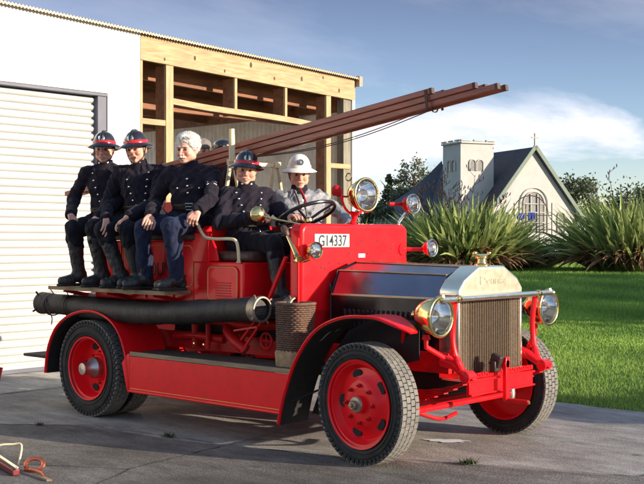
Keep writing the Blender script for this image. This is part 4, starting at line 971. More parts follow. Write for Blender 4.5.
for s in (-1, 1):
    b = MB(); b.lathe([(.026, -.02), (.03, 0), (.026, .02)], (.435, s * .505, 1.115), (0, 1, 0), 14); b.build('clamp', M['brass'], lb)
    b = MB(); b.lathe([(.02, 0), (.024, .01), (0, .018)], (.435, s * .69, 1.115), (0, s, 0), 12); b.build('end_cap', M['brass'], lb)
# scuttle side lamps
l1 = lamp('side_lamp', T, (-.785, -.575, 1.43), (1, -.05, 0), .062, .085, M['brass'])
b = MB(); b.tube([(-.85, -.60, 1.40), (-.83, -.59, 1.36), (-.89, -.62, 1.34)], .009, 6); b.build('bracket', M['brass'], l1)
l2 = lamp('side_lamp', T, (-.70, .735, 1.44), (1, .05, 0), .068, .085, M['red'], 'side lamp in a red shell on a rod', M['nickel'])
b = MB(); b.tube([(-.78, .71, 1.43), (-.80, .66, 1.43), (-.88, .60, 1.43)], .016, 8); b.lathe([(.05, 0), (.05, .01)], (-.87, .56, 1.43), (1, 0, 0), 16, capb=True); b.build('bracket', M['red'], l2)
# searchlight on the scuttle
s1 = lamp('searchlight', T, (-.80, .02, 1.855), (1, -.08, .03), .128, .17, M['brass'])
b = MB(); b.tube([(-.92, .02, 1.73), (-.92, .02, 1.67), (-.92, .0, 1.625)], [.035, .02, .03], 10)
b.tube([(-.92 + 0, .02 + .15 * math.cos(a), 1.855 - .15 * math.sin(a)) for a in [PI * k / 12 for k in range(13)]], .01, 8); b.build('yoke', M['red'], s1)
b = MB(); b.tube([(-.98 + .03 * math.cos(a), .02 + .0, 2.0 + .03 * math.sin(a)) for a in [2 * PI * k / 10 for k in range(10)]], .006, 6, closed=True); b.build('carrying_ring', M['brass'], s1)
b = MB(); b.lathe([(.03, 0), (.04, .02), (.04, .06), (.02, .08)], (-.99, -.11, 1.85), (0, 0, 1), 12, capa=True, capb=True); b.tube([(-.99, -.11, 1.85), (-.93, -.02, 1.84)], .008, 6); b.build('switch_box', M['redflat'], s1)
s2 = lamp('spot_lamp', T, (-.83, .655, 1.80), (1, .0, .02), .078, .11, M['redflat'], 'small spot lamp in a dull red shell', M['nickel'])
b = MB(); b.tube([(-.90, .64, 1.73), (-.93, .60, 1.66), (-.93, .575, 1.60)], .01, 8); b.tube([(-.90, .66, 1.73), (-.905, .56, 1.64)], .007, 6); b.build('bracket', M['nickel'], s2)
b = MB(); b.tube([(-.91, .66, 1.80), (-.96, .5, 1.80)], .016, 8); b.build('arm', M['redflat'], s2)
# horn
b = MB(); b.lathe([(.012, 0), (.014, .05), (.018, .12), (.024, .17), (.036, .2), (.045, .21), (.038, .205), (.02, .16)], (-.95, -.70, 1.535), (.52, -.04, -.72), 20); hn = b.build('horn', M['brass'], T, angle=50)
b = MB(); b.lathe([(0, -.1), (.022, -.085), (.03, -.05), (.022, -.01), (.013, 0)], (-.95, -.70, 1.535), (.52, -.04, -.72), 14); b.build('rubber_bulb', M['leather'], hn)
b = MB(); b.tube([(-.90, -.70, 1.46), (-.91, -.64, 1.46)], .008, 6); b.build('bracket', M['brass'], hn)
# driving mirror on its long rod
b = MB(); b.tube([(-.90, -.62, 1.625), (-1.1, -.66, 1.66), (-1.26, -.69, 1.695)], .0075, 8); mr_ = b.build('mirror_arm', M['brass'], T)
b = MB(); b.lathe([(0, .03), (.03, .026), (.055, .012), (.062, 0), (.058, -.008), (0, -.004)], (-1.26, -.70, 1.70), (.85, -.5, .1), 24); b.build('mirror', M['brass'], mr_, angle=60)
# --- floor, seats and body
b = MB(); b.bx(-1.42, -1.09, -.58, .58, .95, .985); b.build('floor', M['redflat'], T, bevel=.004)
b = MB(); b.add([(-1.42, -.56, .98), (-1.42, .56, .98), (-1.42, .56, 1.33), (-1.42, -.56, 1.33)], [(0, 1, 2, 3)]); b.build('seat_riser', M['red'], T)
b = MB(); b.bx(-1.978, -1.40, -.715, .715, 1.0, 1.335); sb = b.build('seat_box', M['red'], T, bevel=.012)
def frame_strip(x0, x1, z0, z1, y, s, parent, r=.04, nm='pinstripe', tk=.0045, m='gold', cut=0):
    pts = []
    for (cx, cz, a0) in ((x0 + r, z0 + r, PI), (x1 - r, z0 + r, 1.5 * PI), (x1 - r, z1 - r, 0), (x0 + r, z1 - r, .5 * PI)):
        for k in range(6): a = a0 + PI / 2 * k / 5; pts.append((cx + r * math.cos(a), y, cz + r * math.sin(a)))
    b = MB(); b.tube(pts, tk, 6, closed=True); return b.build(nm, M[m], parent)
for s in (-1, 1):
    b = MB(); b.prism([(-1.80, 1.03), (-1.45, 1.03), (-1.45, 1.27), (-1.49, 1.305), (-1.76, 1.305), (-1.80, 1.27)], (0, s * .716, 0), (1, 0, 0), (0, 0, 1), (0, s * .012, 0)); dr = b.build('locker_door', M['red'], sb, bevel=.006)
    frame_strip(-1.79, -1.46, 1.04, 1.295, s * .7285, s, sb, .04)
    b = MB()
    for k in range(6): b.bx(-1.70, -1.53, s * .728, s * .734, 1.07 + k * .02, 1.078 + k * .02)
    b.build('louvres', M['redflat'], sb)
b = MB(); b.bx(-1.84, -1.38, -.66, .66, 1.337, 1.42); b.build('seat_cushion', M['leather'], T, bevel=.03, seg=3)
b = MB(); b.prism([(-.70, 1.34), (-.70, 1.56), (-.62, 1.62), (.62, 1.62), (.70, 1.56), (.70, 1.34)], (-1.95, 0, 0), (0, 1, 0), (0, 0, 1), (.09, 0, 0)); b.build('seat_back', M['red'], T, bevel=.012)
for s in (-1, 1):
    b = MB(); b.prism([(-1.97, 1.34), (-1.70, 1.34), (-1.73, 1.44), (-1.80, 1.55), (-1.90, 1.60), (-1.97, 1.60)], (0, s * .70, 0), (1, 0, 0), (0, 0, 1), (0, -s * .02, 0)); b.build('seat_end', M['red'], T, bevel=.008)
# rear body with lengthwise bench; sides a little wider at the top
b = MB(); b.bx(-3.30, -1.98, -.70, .70, 1.0, 1.50); bd = b.build('body', M['red'], T, bevel=.015)
for s in (-1, 1):
    for (x0, x1) in ((-3.26, -2.94), (-2.90, -2.62), (-2.56, -2.26), (-2.22, -2.0)):
        frame_strip(x0, x1, 1.13, 1.46, s * .702, s, bd, .05)
    for x in (-2.92, -2.59, -2.24): b = MB(); b.bx(x - .008, x + .008, s * .70, s * .712, 1.02, 1.48); b.build('rib', M['red'], bd)
    b = MB(); b.bx(-3.34, -1.96, s * .38, s * .725, 1.502, 1.56); b.build('bench', M['leather'], T, bevel=.02, seg=3)
    b = MB(); b.bx(-3.60, -2.02, s * .70, s * .97, 1.075, 1.10); fb = b.build('footboard', M['board'], T, bevel=.004)
    b = MB(); b.bx(-3.60, -2.02, s * .97, s * .978, 1.072, 1.103); b.build('edge_trim', M['board'], fb)
    for x in (-3.4, -2.8, -2.2): b = MB(); b.beam((x, s * .70, 1.02), (x, s * .95, 1.07), .02, .03); b.build('board_bracket', M['redflat'], fb)
text_obj('COUNCIL', .16, bd, M['ink'], (-2.36, -.7035, 1.26), Matrix(((1, 0, 0), (0, 0, -1), (0, 1, 0))), 'side_lettering', .0008, .8)
for s in (-1, 1): b = MB(); b.bx(-1.995, -1.80, s * .66, s * .712, 1.33, 1.565); b.build('corner_panel', M['red'], T, bevel=.006)
b = MB(); b.bx(-3.75, -3.30, -.60, .60, .98, 1.02); b.build('rear_deck', M['redflat'], T, bevel=.004)
b = MB(); b.bx(-3.30, -1.98, -.05, .05, 1.50, 1.85); b.build('bench_back', M['red'], T, bevel=.01)
b = MB(); b.bx(-4.08, -3.74, -.92, .92, .45, .475); rs = b.build('rear_step', M['tyredeck'], T, bevel=.004)
for s in (-1, 1): b = MB(); b.beam((-3.78, s * .45, .60), (-4.05, s * .5, .475), .03, .02); b.build('step_bracket', M['redflat'], rs)
# pump and pipework under the body
b = MB(); b.lathe([(.0, -.16), (.13, -.15), (.17, -.08), (.17, .08), (.13, .15), (0, .16)], (-1.75, -.30, .78), (1, 0, 0), 24); pm = b.build('pump', M['redflat'], T, angle=45)
for pts, r in (([(-1.75, -.42, .78), (-1.75, -.55, .80), (-1.62, -.60, .72), (-1.5, -.6, .66)], .045), ([(-1.9, -.45, .7), (-2.2, -.5, .72), (-2.45, -.5, .70)], .035), ([(-1.35, -.4, .84), (-1.55, -.52, .84), (-1.9, -.52, .86), (-2.45, -.5, .86)], .04), ([(-2.2, -.5, .9), (-2.2, -.5, .62)], .03), ([(-2.02, -.52, .92), (-2.02, -.52, .62)], .022)):
    b = MB(); b.tube(smooth_path(pts, 5), r, 12); b.build('pipe', M['redflat'], pm)
b = MB(); b.beam((-1.42, -.55, .9), (-1.6, -.62, .66), .03, .014); b.beam((-1.34, -.58, .88), (-1.5, -.64, .64), .03, .014); b.beam((-1.6, -.62, .8), (-1.36, -.6, .84), .03, .014); b.build('lever', M['red'], pm)
b = MB()
for k in range(7): a = 2 * PI * k / 7
b.tube([(-1.25 + .06 * math.cos(a), -.62, .74 + .06 * math.sin(a)) for a in [2 * PI * k / 16 for k in range(16)]], .009, 6, closed=True); b.tube([(-1.31, -.62, .74), (-1.19, -.62, .74)], .006, 6); b.tube([(-1.25, -.62, .68), (-1.25, -.62, .80)], .006, 6); b.tube([(-1.25, -.62, .74), (-1.25, -.45, .74)], .012, 6); b.build('hand_wheel', M['redflat'], pm)
for (x, y, z) in ((-2.12, -.58, .66), (-1.98, -.6, .66)): b = MB(); b.lathe([(.012, 0), (.014, .01), (0, .014)], (x, y, z), (0, -1, 0), 8); b.build('drain_cock', M['brass'], pm)
b = MB(); b.bx(-2.6, -1.35, -.38, -.34, .66, .98); b.build('under_panel', M['blackmatt'], T)
b = MB(); b.bx(-3.3, -1.98, -.66, .66, .92, 1.0); b.build('subframe', M['redflat'], T)
b = MB(); b.beam((-1.06, -.60, 1.38), (-1.20, -.64, 1.06), .04, .02); b.build('hand_brake', M['red'], T)
# grab rail, nickel, by the driver's seat
b = MB(); b.tube(smooth_path([(-1.95, -.745, 1.72), (-1.88, -.75, 1.62), (-1.80, -.755, 1.535), (-1.70, -.755, 1.515), (-1.52, -.755, 1.515), (-1.45, -.75, 1.50), (-1.43, -.745, 1.44), (-1.43, -.735, 1.33)], 5), .0125, 10); gr = b.build('grab_rail', M['cream'], T)
b = MB(); b.lathe([(.028, 0), (.02, .012)], (-1.43, -.735, 1.334), (0, 0, 1), 12); b.build('rail_foot', M['brass'], gr)
# steering wheel and column
wn_ = Vector((-.42, 0, .9)).normalized(); wc = Vector((-1.13, -.31, 1.70)); _, wa, wbv = frame(wn_)
b = MB(); b.tube([wc + wa * .235 * math.cos(a) + wbv * .235 * math.sin(a) for a in [2 * PI * k / 40 for k in range(40)]], .0145, 10, closed=True); sw = b.build('steering_wheel', M['black'], T)
for k in range(4):
    a = PI / 2 * k + .5; b = MB(); b.tube([wc - wn_ * .05, wc - wn_ * .02 + (wa * math.cos(a) + wbv * math.sin(a)) * .12, wc + (wa * math.cos(a) + wbv * math.sin(a)) * .232], [.012, .010, .009], 8); b.build('spoke', M['black'], sw)
b = MB(); b.lathe([(.04, -.07), (.045, -.05), (.03, -.03), (0, -.028)], wc, wn_, 16); b.build('hub', M['brass'], sw)
b = MB(); b.tube([wc - wn_ * .05, wc - wn_ * .85], .02, 10); b.build('steering_column', M['black'], T)
# ladder gantry: two cream A frames
for y in (-.27, .24):
    b = MB()
    for s in (-1, 1): b.tube([(-2.0 + .0, y + s * .02, 2.15), (-2.0, y + s * .155, 1.5)], .017, 8)
    b.tube([(-2.0, y - .085, 1.8), (-2.0, y + .085, 1.8)], .012, 8); b.box((-2.0, y, 2.15), (.06, .07, .05)); b.build('ladder_gantry', M['cream'], T, angle=40)
b = MB(); b.beam((-2.0, -.30, 2.145), (-2.0, .28, 2.145), .03, .03); b.build('gantry_crossbar', M['cream'], T)
b = MB(); b.tube([(-1.97, -.30, 2.15), (-1.97, -.305, 2.42)], [.028, .024], 12); b.build('gantry_upright', M['cream'], T)

# ================================================================== carried gear
def hose(name, y, z0, z1, x0, x1, r, label):
    t = thing(name, ((x0 + x1) / 2, y, min(z0, z1) - r), label, 'suction hose', 'suction hoses along the body')
    b = MB(); n = 520; pts = []; rs = []
    for i in range(n + 1):
        f = i / n; x = x0 + (x1 - x0) * f
        pts.append((x, y + .012 * math.sin(f * 9), z0 + (z1 - z0) * f + .012 * math.sin(f * 7 + 1) - .032 * math.sin(PI * f)))
        rs.append(r + .0016 * math.sin(i * 2 * PI / 4.0) + .005 * math.sin(PI * f) + .003 * math.sin(i * .05 + 1) + .002 * math.sin(i * .13) + random.uniform(-.0006, .0006))
    b.tube(pts, rs, 20); ho = b.build('hose_body', M['hose'], t, angle=80)
    for (p, d, m) in ((pts[-1], 1, 'oldsteel'), (pts[0], -1, 'hose')):
        b = MB(); b.lathe([(r * .9, -.06), (r * 1.06, -.05), (r * 1.07, -.01), (r * 1.12, 0), (r * 1.13, .026), (r * 1.08, .034), (r * .96, .035), (r * .93, .02)], p, (d, 0, 0), 28)
        for k in range(4):
            a = PI / 2 * k + .6; b.tube([(p[0] + d * .015, p[1] + math.cos(a) * r * 1.15, p[2] + math.sin(a) * r * 1.15), (p[0] + d * .02, p[1] + math.cos(a) * r * 1.45, p[2] + math.sin(a) * r * 1.45)], .009, 6)
        cp_ = b.build('coupling', M[m], t, angle=40)
        b = MB(); b.lathe([(r * .93, .02), (r * .9, -.06), (r * .8, -.10), (0, -.10)], p, (d, 0, 0), 24); b.build('bore', M['blackmatt'], cp_)
    return t
h1 = hose('suction_hose', -.845, .925, .985, -3.86, -1.10, .088, 'outer black suction hose lying over the rear mudguard, nearest the camera')
hose('suction_hose', -.64, .94, .99, -3.6, -.95, .078, 'inner black suction hose tucked behind the outer one, its open end beside the wicker basket')
b = MB()
for (x, dx) in ((-3.72, .04), (-3.45, -.05)):
    b.tube([(x + .1 * dx * math.cos(a) * 3, -.845 + .094 * math.cos(a), .925 + .094 * math.sin(a)) for a in [2 * PI * k / 18 for k in range(18)]], .006, 5, closed=True)
b.tube(smooth_path([(-3.72, -.92, .99), (-3.66, -.95, .9), (-3.6, -.94, .83), (-3.62, -.93, .76)], 4), .005, 5); b.tube([(-3.7, -.84, 1.01), (-3.76, -.86, 1.08)], .005, 5); b.tube([(-3.5, -.84, 1.02), (-3.51, -.86, 1.08)], .005, 5)
b.build('lashing', M['leather'], h1)
# wicker strainer basket
t = thing('wicker_basket', (-.88, -.76, .59), 'tall dark wicker strainer basket with a canvas base standing on the running board', 'basket')
b = MB(); z0, z1 = .60, 1.04; rows = 30; n = 44
def bq(f, a): r = .106 + .022 * f; c, s_ = math.cos(a), math.sin(a); m_ = (abs(c) ** 3.2 + abs(s_) ** 3.2) ** (-1 / 3.2); return r * m_ * c * 1.0, r * m_ * s_ * .9
for j in range(rows):
    f = j / (rows - 1); z = z0 + (z1 - z0) * f; pts = []
    for i in range(n * 2):
        a = 2 * PI * i / (n * 2); x, y = bq(f, a); k = 1 + .035 * math.sin(i * PI / 2 + (PI if j % 2 else 0)); pts.append((-.85 + x * k + .02 * f, -.74 + y * k, z))
    b.tube(pts, .0075, 5, closed=True)
wk = b.build('weave', M['wicker'], t, angle=80)
b = MB()
for i in range(n): a = 2 * PI * (i + .5) / n; x0_, y0_ = bq(0, a); x1_, y1_ = bq(1, a); b.tube([(-.85 + x0_ * .98, -.74 + y0_ * .98, z0), (-.83 + x1_ * .98, -.74 + y1_ * .98, z1)], .0045, 5)
b.build('stakes', M['wicker'], t)
b = MB(); pts = []
for a in [2 * PI * i / 40 for i in range(40)]: x, y = bq(1, a); pts.append((-.83 + x * 1.02, -.74 + y * 1.02, z1 + .006))
b.tube(pts, .012, 8, closed=True); b.build('rim', M['wicker'], t)
b = MB(); vs = []
for z, f, k in ((.592, 0, 1.0), (.69, .1, 1.04), (.71, .12, .96)):
    for i in range(40): a = 2 * PI * i / 40; x, y = bq(f, a); vs.append((-.85 + x * k * 1.12, -.74 + y * k * 1.12, z))
b.add(vs, [(j * 40 + i, j * 40 + (i + 1) % 40, (j + 1) * 40 + (i + 1) % 40, (j + 1) * 40 + i) for j in range(2) for i in range(40)]); b.build('canvas_base', M['sack'], t, angle=80)
# ladder, three nested sections resting on the gantry
LD = V(1, 0, .138).normalized(); LU = V(-LD.z, 0, LD.x)
t = thing('wooden_ladder', (-2.0, 0, 2.16), 'long red brown wooden extension ladder of three sections resting above the crew', 'ladder')
A0 = V(-4.45, -.12, 1.868)
for k, (x0, x1, hw, off) in enumerate(((1.3, 5.03, .05, .0), (.65, 4.86, .062, .044), (.0, 4.50, .074, .088))):
    for s in (-1, 1):
        b = MB(); b.beam(A0 + LD * x0 + LU * off + V(0, s * hw, 0), A0 + LD * x1 + LU * off + V(0, s * hw, 0), .03, .0425, up=LU); rl = b.build('rail', M['ladder'], t, bevel=.004)
        b = MB(); b.beam(A0 + LD * (x1 - .02) + LU * off + V(0, s * hw, 0), A0 + LD * (x1 + .004) + LU * off + V(0, s * hw, 0), .034, .041, up=LU); b.build('end_ferrule', M['iron'], rl)
    for i in range(17):
        x = x0 + .15 + i * .3
        if x < x1 - .05: b = MB(); b.tube([A0 + LD * x + LU * off + V(0, -hw, 0), A0 + LD * x + LU * off + V(0, hw, 0)], .012, 7); b.build('rung', M['ladder'], t)
for x in (4.45,):
    for s in (-1, 1): b = MB(); b.beam(A0 + LD * x + LU * (-.03) + V(0, s * .093, 0), A0 + LD * x + LU * (.103) + V(0, s * .093, 0), .006, .02, up=LD); b.build('iron_guide', M['iron'], t)
for y in (-.08, -.02):
    b = MB(); a_, c_ = A0 + LD * 2.6 + LU * -.03 + V(0, y, 0), A0 + LD * 4.45 + LU * -.03 + V(0, y, 0)
    b.tube([a_.lerp(c_, f) - V(0, 0, .07 * math.sin(PI * f)) for f in [i / 12 for i in range(13)]], .004, 5); b.build('hauling_line', M['iron'], t)
b = MB(); b.lathe([(.024, -.01), (.018, 0), (.024, .01)], A0 + LD * 4.45 + LU * -.03, (0, 1, 0), 12); b.build('pulley', M['iron'], t)
b = MB(); b.lathe([(0, 0), (.02, .004), (.016, .014), (0, .018)], A0 + LD * 2.45 + LU * .084 + V(0, -.12, 0), (0, -1, 0), 12); b.build('brass_button', M['brass'], t)

# gear at the lower left corner
c = V(-1.50, -2.62, .004)
t = thing('standpipe', c, 'red and chrome standpipe with a wire bail and ring, lying on the asphalt', 'standpipe')
d = V(.58, -.06, 0).normalized(); sd_ = V(-d.y, d.x, 0)
P0 = V(-2.12, -2.47, .06); 
b = MB(); b.beam(V(-1.98, -2.52, .035), V(-1.46, -2.655, .028), .05, .045); b.build('body', M['darkred'], t, bevel=.008)
b = MB(); b.beam(V(-1.98, -2.52, .078), V(-1.44, -2.66, .058), .022, .018); b.build('chrome_strip', M['nickel'], t, bevel=.004)
b = MB(); b.tube(smooth_path([(-1.83, -2.60, .03), (-1.80, -2.585, .14), (-1.73, -2.51, .155), (-1.67, -2.48, .15), (-1.60, -2.55, .04)], 4), .0065, 8); b.build('wire_bail', M['cream'], t)
b = MB(); rc = V(-1.49, -2.5, .052); b.tube([rc + V(.055 * math.cos(a), .03 * math.cos(a), .0) + V(-.01, .02, .035) * math.sin(a) * 1.0 for a in [2 * PI * k / 24 for k in range(24)]], .014, 8, closed=True); b.build('ring', M['copper'], t)
b = MB(); b.tube(smooth_path([(-1.52, -2.55, .02), (-1.42, -2.55, .03), (-1.32, -2.56, .028), (-1.26, -2.58, .016)], 4), .01, 8); b.build('hook', M['copper'], t)
b = MB(); b.prism([(0, 0), (.12, -.015), (.14, .01), (.02, .035)], (-1.30, -2.60, .006), (1, 0, 0), (0, 1, 0), (0, 0, .012)); b.build('brass_tag', M['board'], t)
# small red thing by the door
t = thing('fire_bucket', (-5.85, -.14, 0), 'small dark red bucket at the foot of the roller door, at the left picture edge', 'bucket')
b = MB(); b.lathe([(.0, .002), (.06, .002), (.09, .13), (.094, .13), (.088, .125), (.06, .01)], (-5.85, -.14, 0), (0, 0, 1), 20); b.build('pail', M['redflat'], t)
b = MB(); b.tube([(-5.85 + .09 * math.cos(a), -.14, .13 + .07 * math.sin(a)) for a in [PI * k / 12 for k in range(13)]], .004, 5); b.build('handle', M['iron'], t)

# ================================================================== PEOPLE
# bodies and clothes: smooth-blended solids sampled on a grid and skinned (surface nets)
def nrm(v): v = np.asarray(v, float); return v / np.linalg.norm(v)
class SDF:
    def __init__(s): s.p = []; s.clip = []
    def cap(s, a, b, ra, rb, k=.02): s.p.append(('c', np.array(a, float), np.array(b, float), ra, rb, k)); return s
    def ell(s, c, ax, r, k=.02, sub=False): s.p.append(('s' if sub else 'e', np.array(c, float), np.array(ax, float), np.array(r, float), 0, k)); return s
    def plane(s, pt, n): s.clip.append((np.array(pt, float), nrm(n))); return s
    def bounds(s, pr):
        if pr[0] == 'c':
            m = max(pr[3], pr[4]); return np.minimum(pr[1], pr[2]) - m, np.maximum(pr[1], pr[2]) + m
        e = np.sqrt(((pr[2].T * pr[3]) ** 2).sum(1)); return pr[1] - e, pr[1] + e
    def ev(s, pr, X, Y, Z):
        if pr[0] == 'c':
            a, b = pr[1], pr[2]; ab = b - a; L2 = max(ab @ ab, 1e-9)
            t = np.clip(((X - a[0]) * ab[0] + (Y - a[1]) * ab[1] + (Z - a[2]) * ab[2]) / L2, 0, 1)
            return np.sqrt((X - a[0] - t * ab[0]) ** 2 + (Y - a[1] - t * ab[1]) ** 2 + (Z - a[2] - t * ab[2]) ** 2) - (pr[3] + (pr[4] - pr[3]) * t)
        c, A, r = pr[1], pr[2], pr[3]; dx, dy, dz = X - c[0], Y - c[1], Z - c[2]
        q = [A[i][0] * dx + A[i][1] * dy + A[i][2] * dz for i in range(3)]
        k0 = np.sqrt(sum((q[i] / r[i]) ** 2 for i in range(3))); k1 = np.sqrt(sum((q[i] / r[i] ** 2) ** 2 for i in range(3))) + 1e-9
        return k0 * (k0 - 1) / k1
    def comb(s, F, D, pr):
        k = pr[5]
        if pr[0] == 's':
            h = np.maximum(k - np.abs(-D - F), 0) / k; return np.maximum(F, -D) + h * h * k / 4
        h = np.maximum(k - np.abs(F - D), 0) / k; return np.minimum(F, D) - h * h * k / 4
    def mesh(s, h=.006, noise=None, shell=None):
        lo = np.min([s.bounds(p)[0] for p in s.p if p[0] != 's'], 0) - .03; hi = np.max([s.bounds(p)[1] for p in s.p if p[0] != 's'], 0) + .03
        n = np.ceil((hi - lo) / h).astype(int) + 1
        g = [lo[i] + h * np.arange(n[i], dtype=np.float32) for i in range(3)]
        F = np.full(n, .06, np.float32)
        for pr in s.p:
            a, b = s.bounds(pr); m = pr[5] + .045
            i0 = np.maximum(((a - m - lo) / h).astype(int), 0); i1 = np.minimum(((b + m - lo) / h).astype(int) + 2, n)
            sl = tuple(slice(i0[i], i1[i]) for i in range(3))
            X = g[0][sl[0]][:, None, None]; Y = g[1][sl[1]][None, :, None]; Z = g[2][sl[2]][None, None, :]
            F[sl] = s.comb(F[sl], s.ev(pr, X, Y, Z).astype(np.float32), pr)
        X = g[0][:, None, None]; Y = g[1][None, :, None]; Z = g[2][None, None, :]
        if noise: F += noise(X, Y, Z).astype(np.float32)
        for pt, nn in s.clip: F = np.maximum(F, ((X - pt[0]) * nn[0] + (Y - pt[1]) * nn[1] + (Z - pt[2]) * nn[2]).astype(np.float32))
        return nets(F, lo, h)
    def at(s, P):
        P = np.asarray(P, float); X, Y, Z = P[..., 0], P[..., 1], P[..., 2]; F = np.full(X.shape, .5)
        for pr in s.p: F = s.comb(F, s.ev(pr, X, Y, Z), pr)
        return F
    def march(s, o, d, maxd=.6):
        o = np.array(o, float); d = nrm(d); t = 0
        for _ in range(60):
            v = float(s.at(o + d * t))
            if v < .0015: break
            t += v * .8
            if t > maxd: return None, None
        p = o + d * t; e = .004
        gd = np.array([s.at(p + np.eye(3)[i] * e) - s.at(p - np.eye(3)[i] * e) for i in range(3)]); return p, nrm(gd)
def nets(F, lo, h):
    S = F < 0; n = F.shape
    c = np.zeros((n[0] - 1, n[1] - 1, n[2] - 1), np.int8)
    for i in (0, 1):
        for j in (0, 1):
            for k in (0, 1): c += S[i:n[0] - 1 + i, j:n[1] - 1 + j, k:n[2] - 1 + k]
    I, J, K = np.nonzero((c > 0) & (c < 8)); N_ = len(I)
    idm = np.full(c.shape, -1, np.int32); idm[I, J, K] = np.arange(N_)
    acc = np.zeros((N_, 3)); cnt = np.zeros(N_)
    cor = [(i, j, k) for i in (0, 1) for j in (0, 1) for k in (0, 1)]
    for a in cor:
        for ax in range(3):
            if a[ax] == 1: continue
            b = list(a); b[ax] = 1
            fa = F[I + a[0], J + a[1], K + a[2]]; fb = F[I + b[0], J + b[1], K + b[2]]; m = (fa < 0) != (fb < 0)
            t = fa[m] / (fa[m] - fb[m]); p = np.tile(np.array(a, float), (m.sum(), 1)); p[:, ax] = t; acc[m] += p; cnt[m] += 1
    P = (acc / cnt[:, None] + np.stack([I, J, K], 1)) * h + lo
    faces = []
    for ax in range(3):
        o = [x for x in range(3) if x != ax]
        sa = [slice(None)] * 3; sb = [slice(None)] * 3; sa[ax] = slice(0, -1); sb[ax] = slice(1, None)
        for q in o: sa[q] = slice(1, -1); sb[q] = slice(1, -1)
        A = S[tuple(sa)]; B = S[tuple(sb)]; d = np.nonzero(A != B); flip = A[d]
        base = [d[0].copy(), d[1].copy(), d[2].copy()]
        for q in o: base[q] = base[q] + 1
        def cell(u, v):
            b = [x.copy() for x in base]; b[o[0]] -= u; b[o[1]] -= v; return idm[b[0], b[1], b[2]]
        q = np.stack([cell(0, 0), cell(1, 0), cell(1, 1), cell(0, 1)], 1)
        if ax == 1: flip = ~flip
        q[~flip] = q[~flip][:, ::-1]; faces.append(q)
    Fc = np.concatenate(faces); Fc = Fc[(Fc >= 0).all(1)]
    return P, Fc
def sdf_obj(name, sdf, m, parent, h=.006, noise=None, attr=None, smooth=1):
    P, Fc = sdf.mesh(h, noise)
    off = np.array(wloc(parent)); me = bpy.data.meshes.new(name)
    me.vertices.add(len(P)); me.vertices.foreach_set('co', (P - off).astype(np.float32).ravel())
    me.loops.add(Fc.size); me.loops.foreach_set('vertex_index', Fc.astype(np.int32).ravel())
    me.polygons.add(len(Fc)); me.polygons.foreach_set('loop_start', np.arange(0, Fc.size, 4, dtype=np.int32))
    me.update(calc_edges=True); me.validate(); me.shade_smooth()
    if attr is not None:
        a = me.attributes.new('tint', 'FLOAT_COLOR', 'POINT'); a.data.foreach_set('color', attr(P).astype(np.float32).ravel())
    me.materials.append(m)
    o = bpy.data.objects.new(name, me); COL.objects.link(o); o.parent = parent
    return o
def fold(seed, amp, lo=18, hi=55, n=7):
    rg = np.random.default_rng(seed); K = rg.normal(0, 1, (n, 3)); K /= np.linalg.norm(K, axis=1)[:, None]; K *= rg.uniform(lo, hi, (n, 1)); ph = rg.uniform(0, 6, n)
    def f(X, Y, Z):
        w1 = .9 * np.sin(K[0, 0] * X * .4 + K[0, 1] * Y * .4 + K[0, 2] * Z * .4)
        return amp / n ** .5 * sum((1.6 * np.abs(np.sin(K[i, 0] * X + K[i, 1] * Y + K[i, 2] * Z + ph[i] + w1 * 1.8)) - 1 if i % 2 else np.sin(K[i, 0] * X + K[i, 1] * Y + K[i, 2] * Z + ph[i] + w1 * 1.5)) for i in range(n))
    return f
# skin material driven by a per-vertex complexion
def skin_mat():
    m, nt, b = new_mat('skin'); N, L = nt.nodes, nt.links
    at = N.new('ShaderNodeAttribute'); at.attribute_name = 'tint'
    nz = N.new('ShaderNodeTexNoise'); nz.inputs['Scale'].default_value = 60; nz.inputs['Detail'].default_value = 5
    tc = N.new('ShaderNodeTexCoord'); L.new(tc.outputs['Object'], nz.inputs['Vector'])
    cr = N.new('ShaderNodeValToRGB'); cr.color_ramp.elements[0].color = (.82, .72, .7, 1); cr.color_ramp.elements[1].color = (1.1, 1.1, 1.1, 1)
    L.new(nz.outputs['Fac'], cr.inputs[0])
    mx = N.new('ShaderNodeMix'); mx.data_type = 'RGBA'; mx.blend_type = 'MULTIPLY'; mx.inputs['Factor'].default_value = 1
    L.new(at.outputs['Color'], mx.inputs['A']); L.new(cr.outputs[0], mx.inputs['B']); L.new(mx.outputs['Result'], b.inputs['Base Color'])
    b.inputs['Roughness'].default_value = .5; b.inputs['Subsurface Weight'].default_value = .12; b.inputs['Subsurface Radius'].default_value = (.02, .008, .004); b.inputs['Subsurface Scale'].default_value = .4
    bp = N.new('ShaderNodeBump'); bp.inputs['Strength'].default_value = .25; bp.inputs['Distance'].default_value = .002; L.new(nz.outputs['Fac'], bp.inputs['Height']); L.new(bp.outputs[0], b.inputs['Normal'])
    return m
M['skin'] = skin_mat()

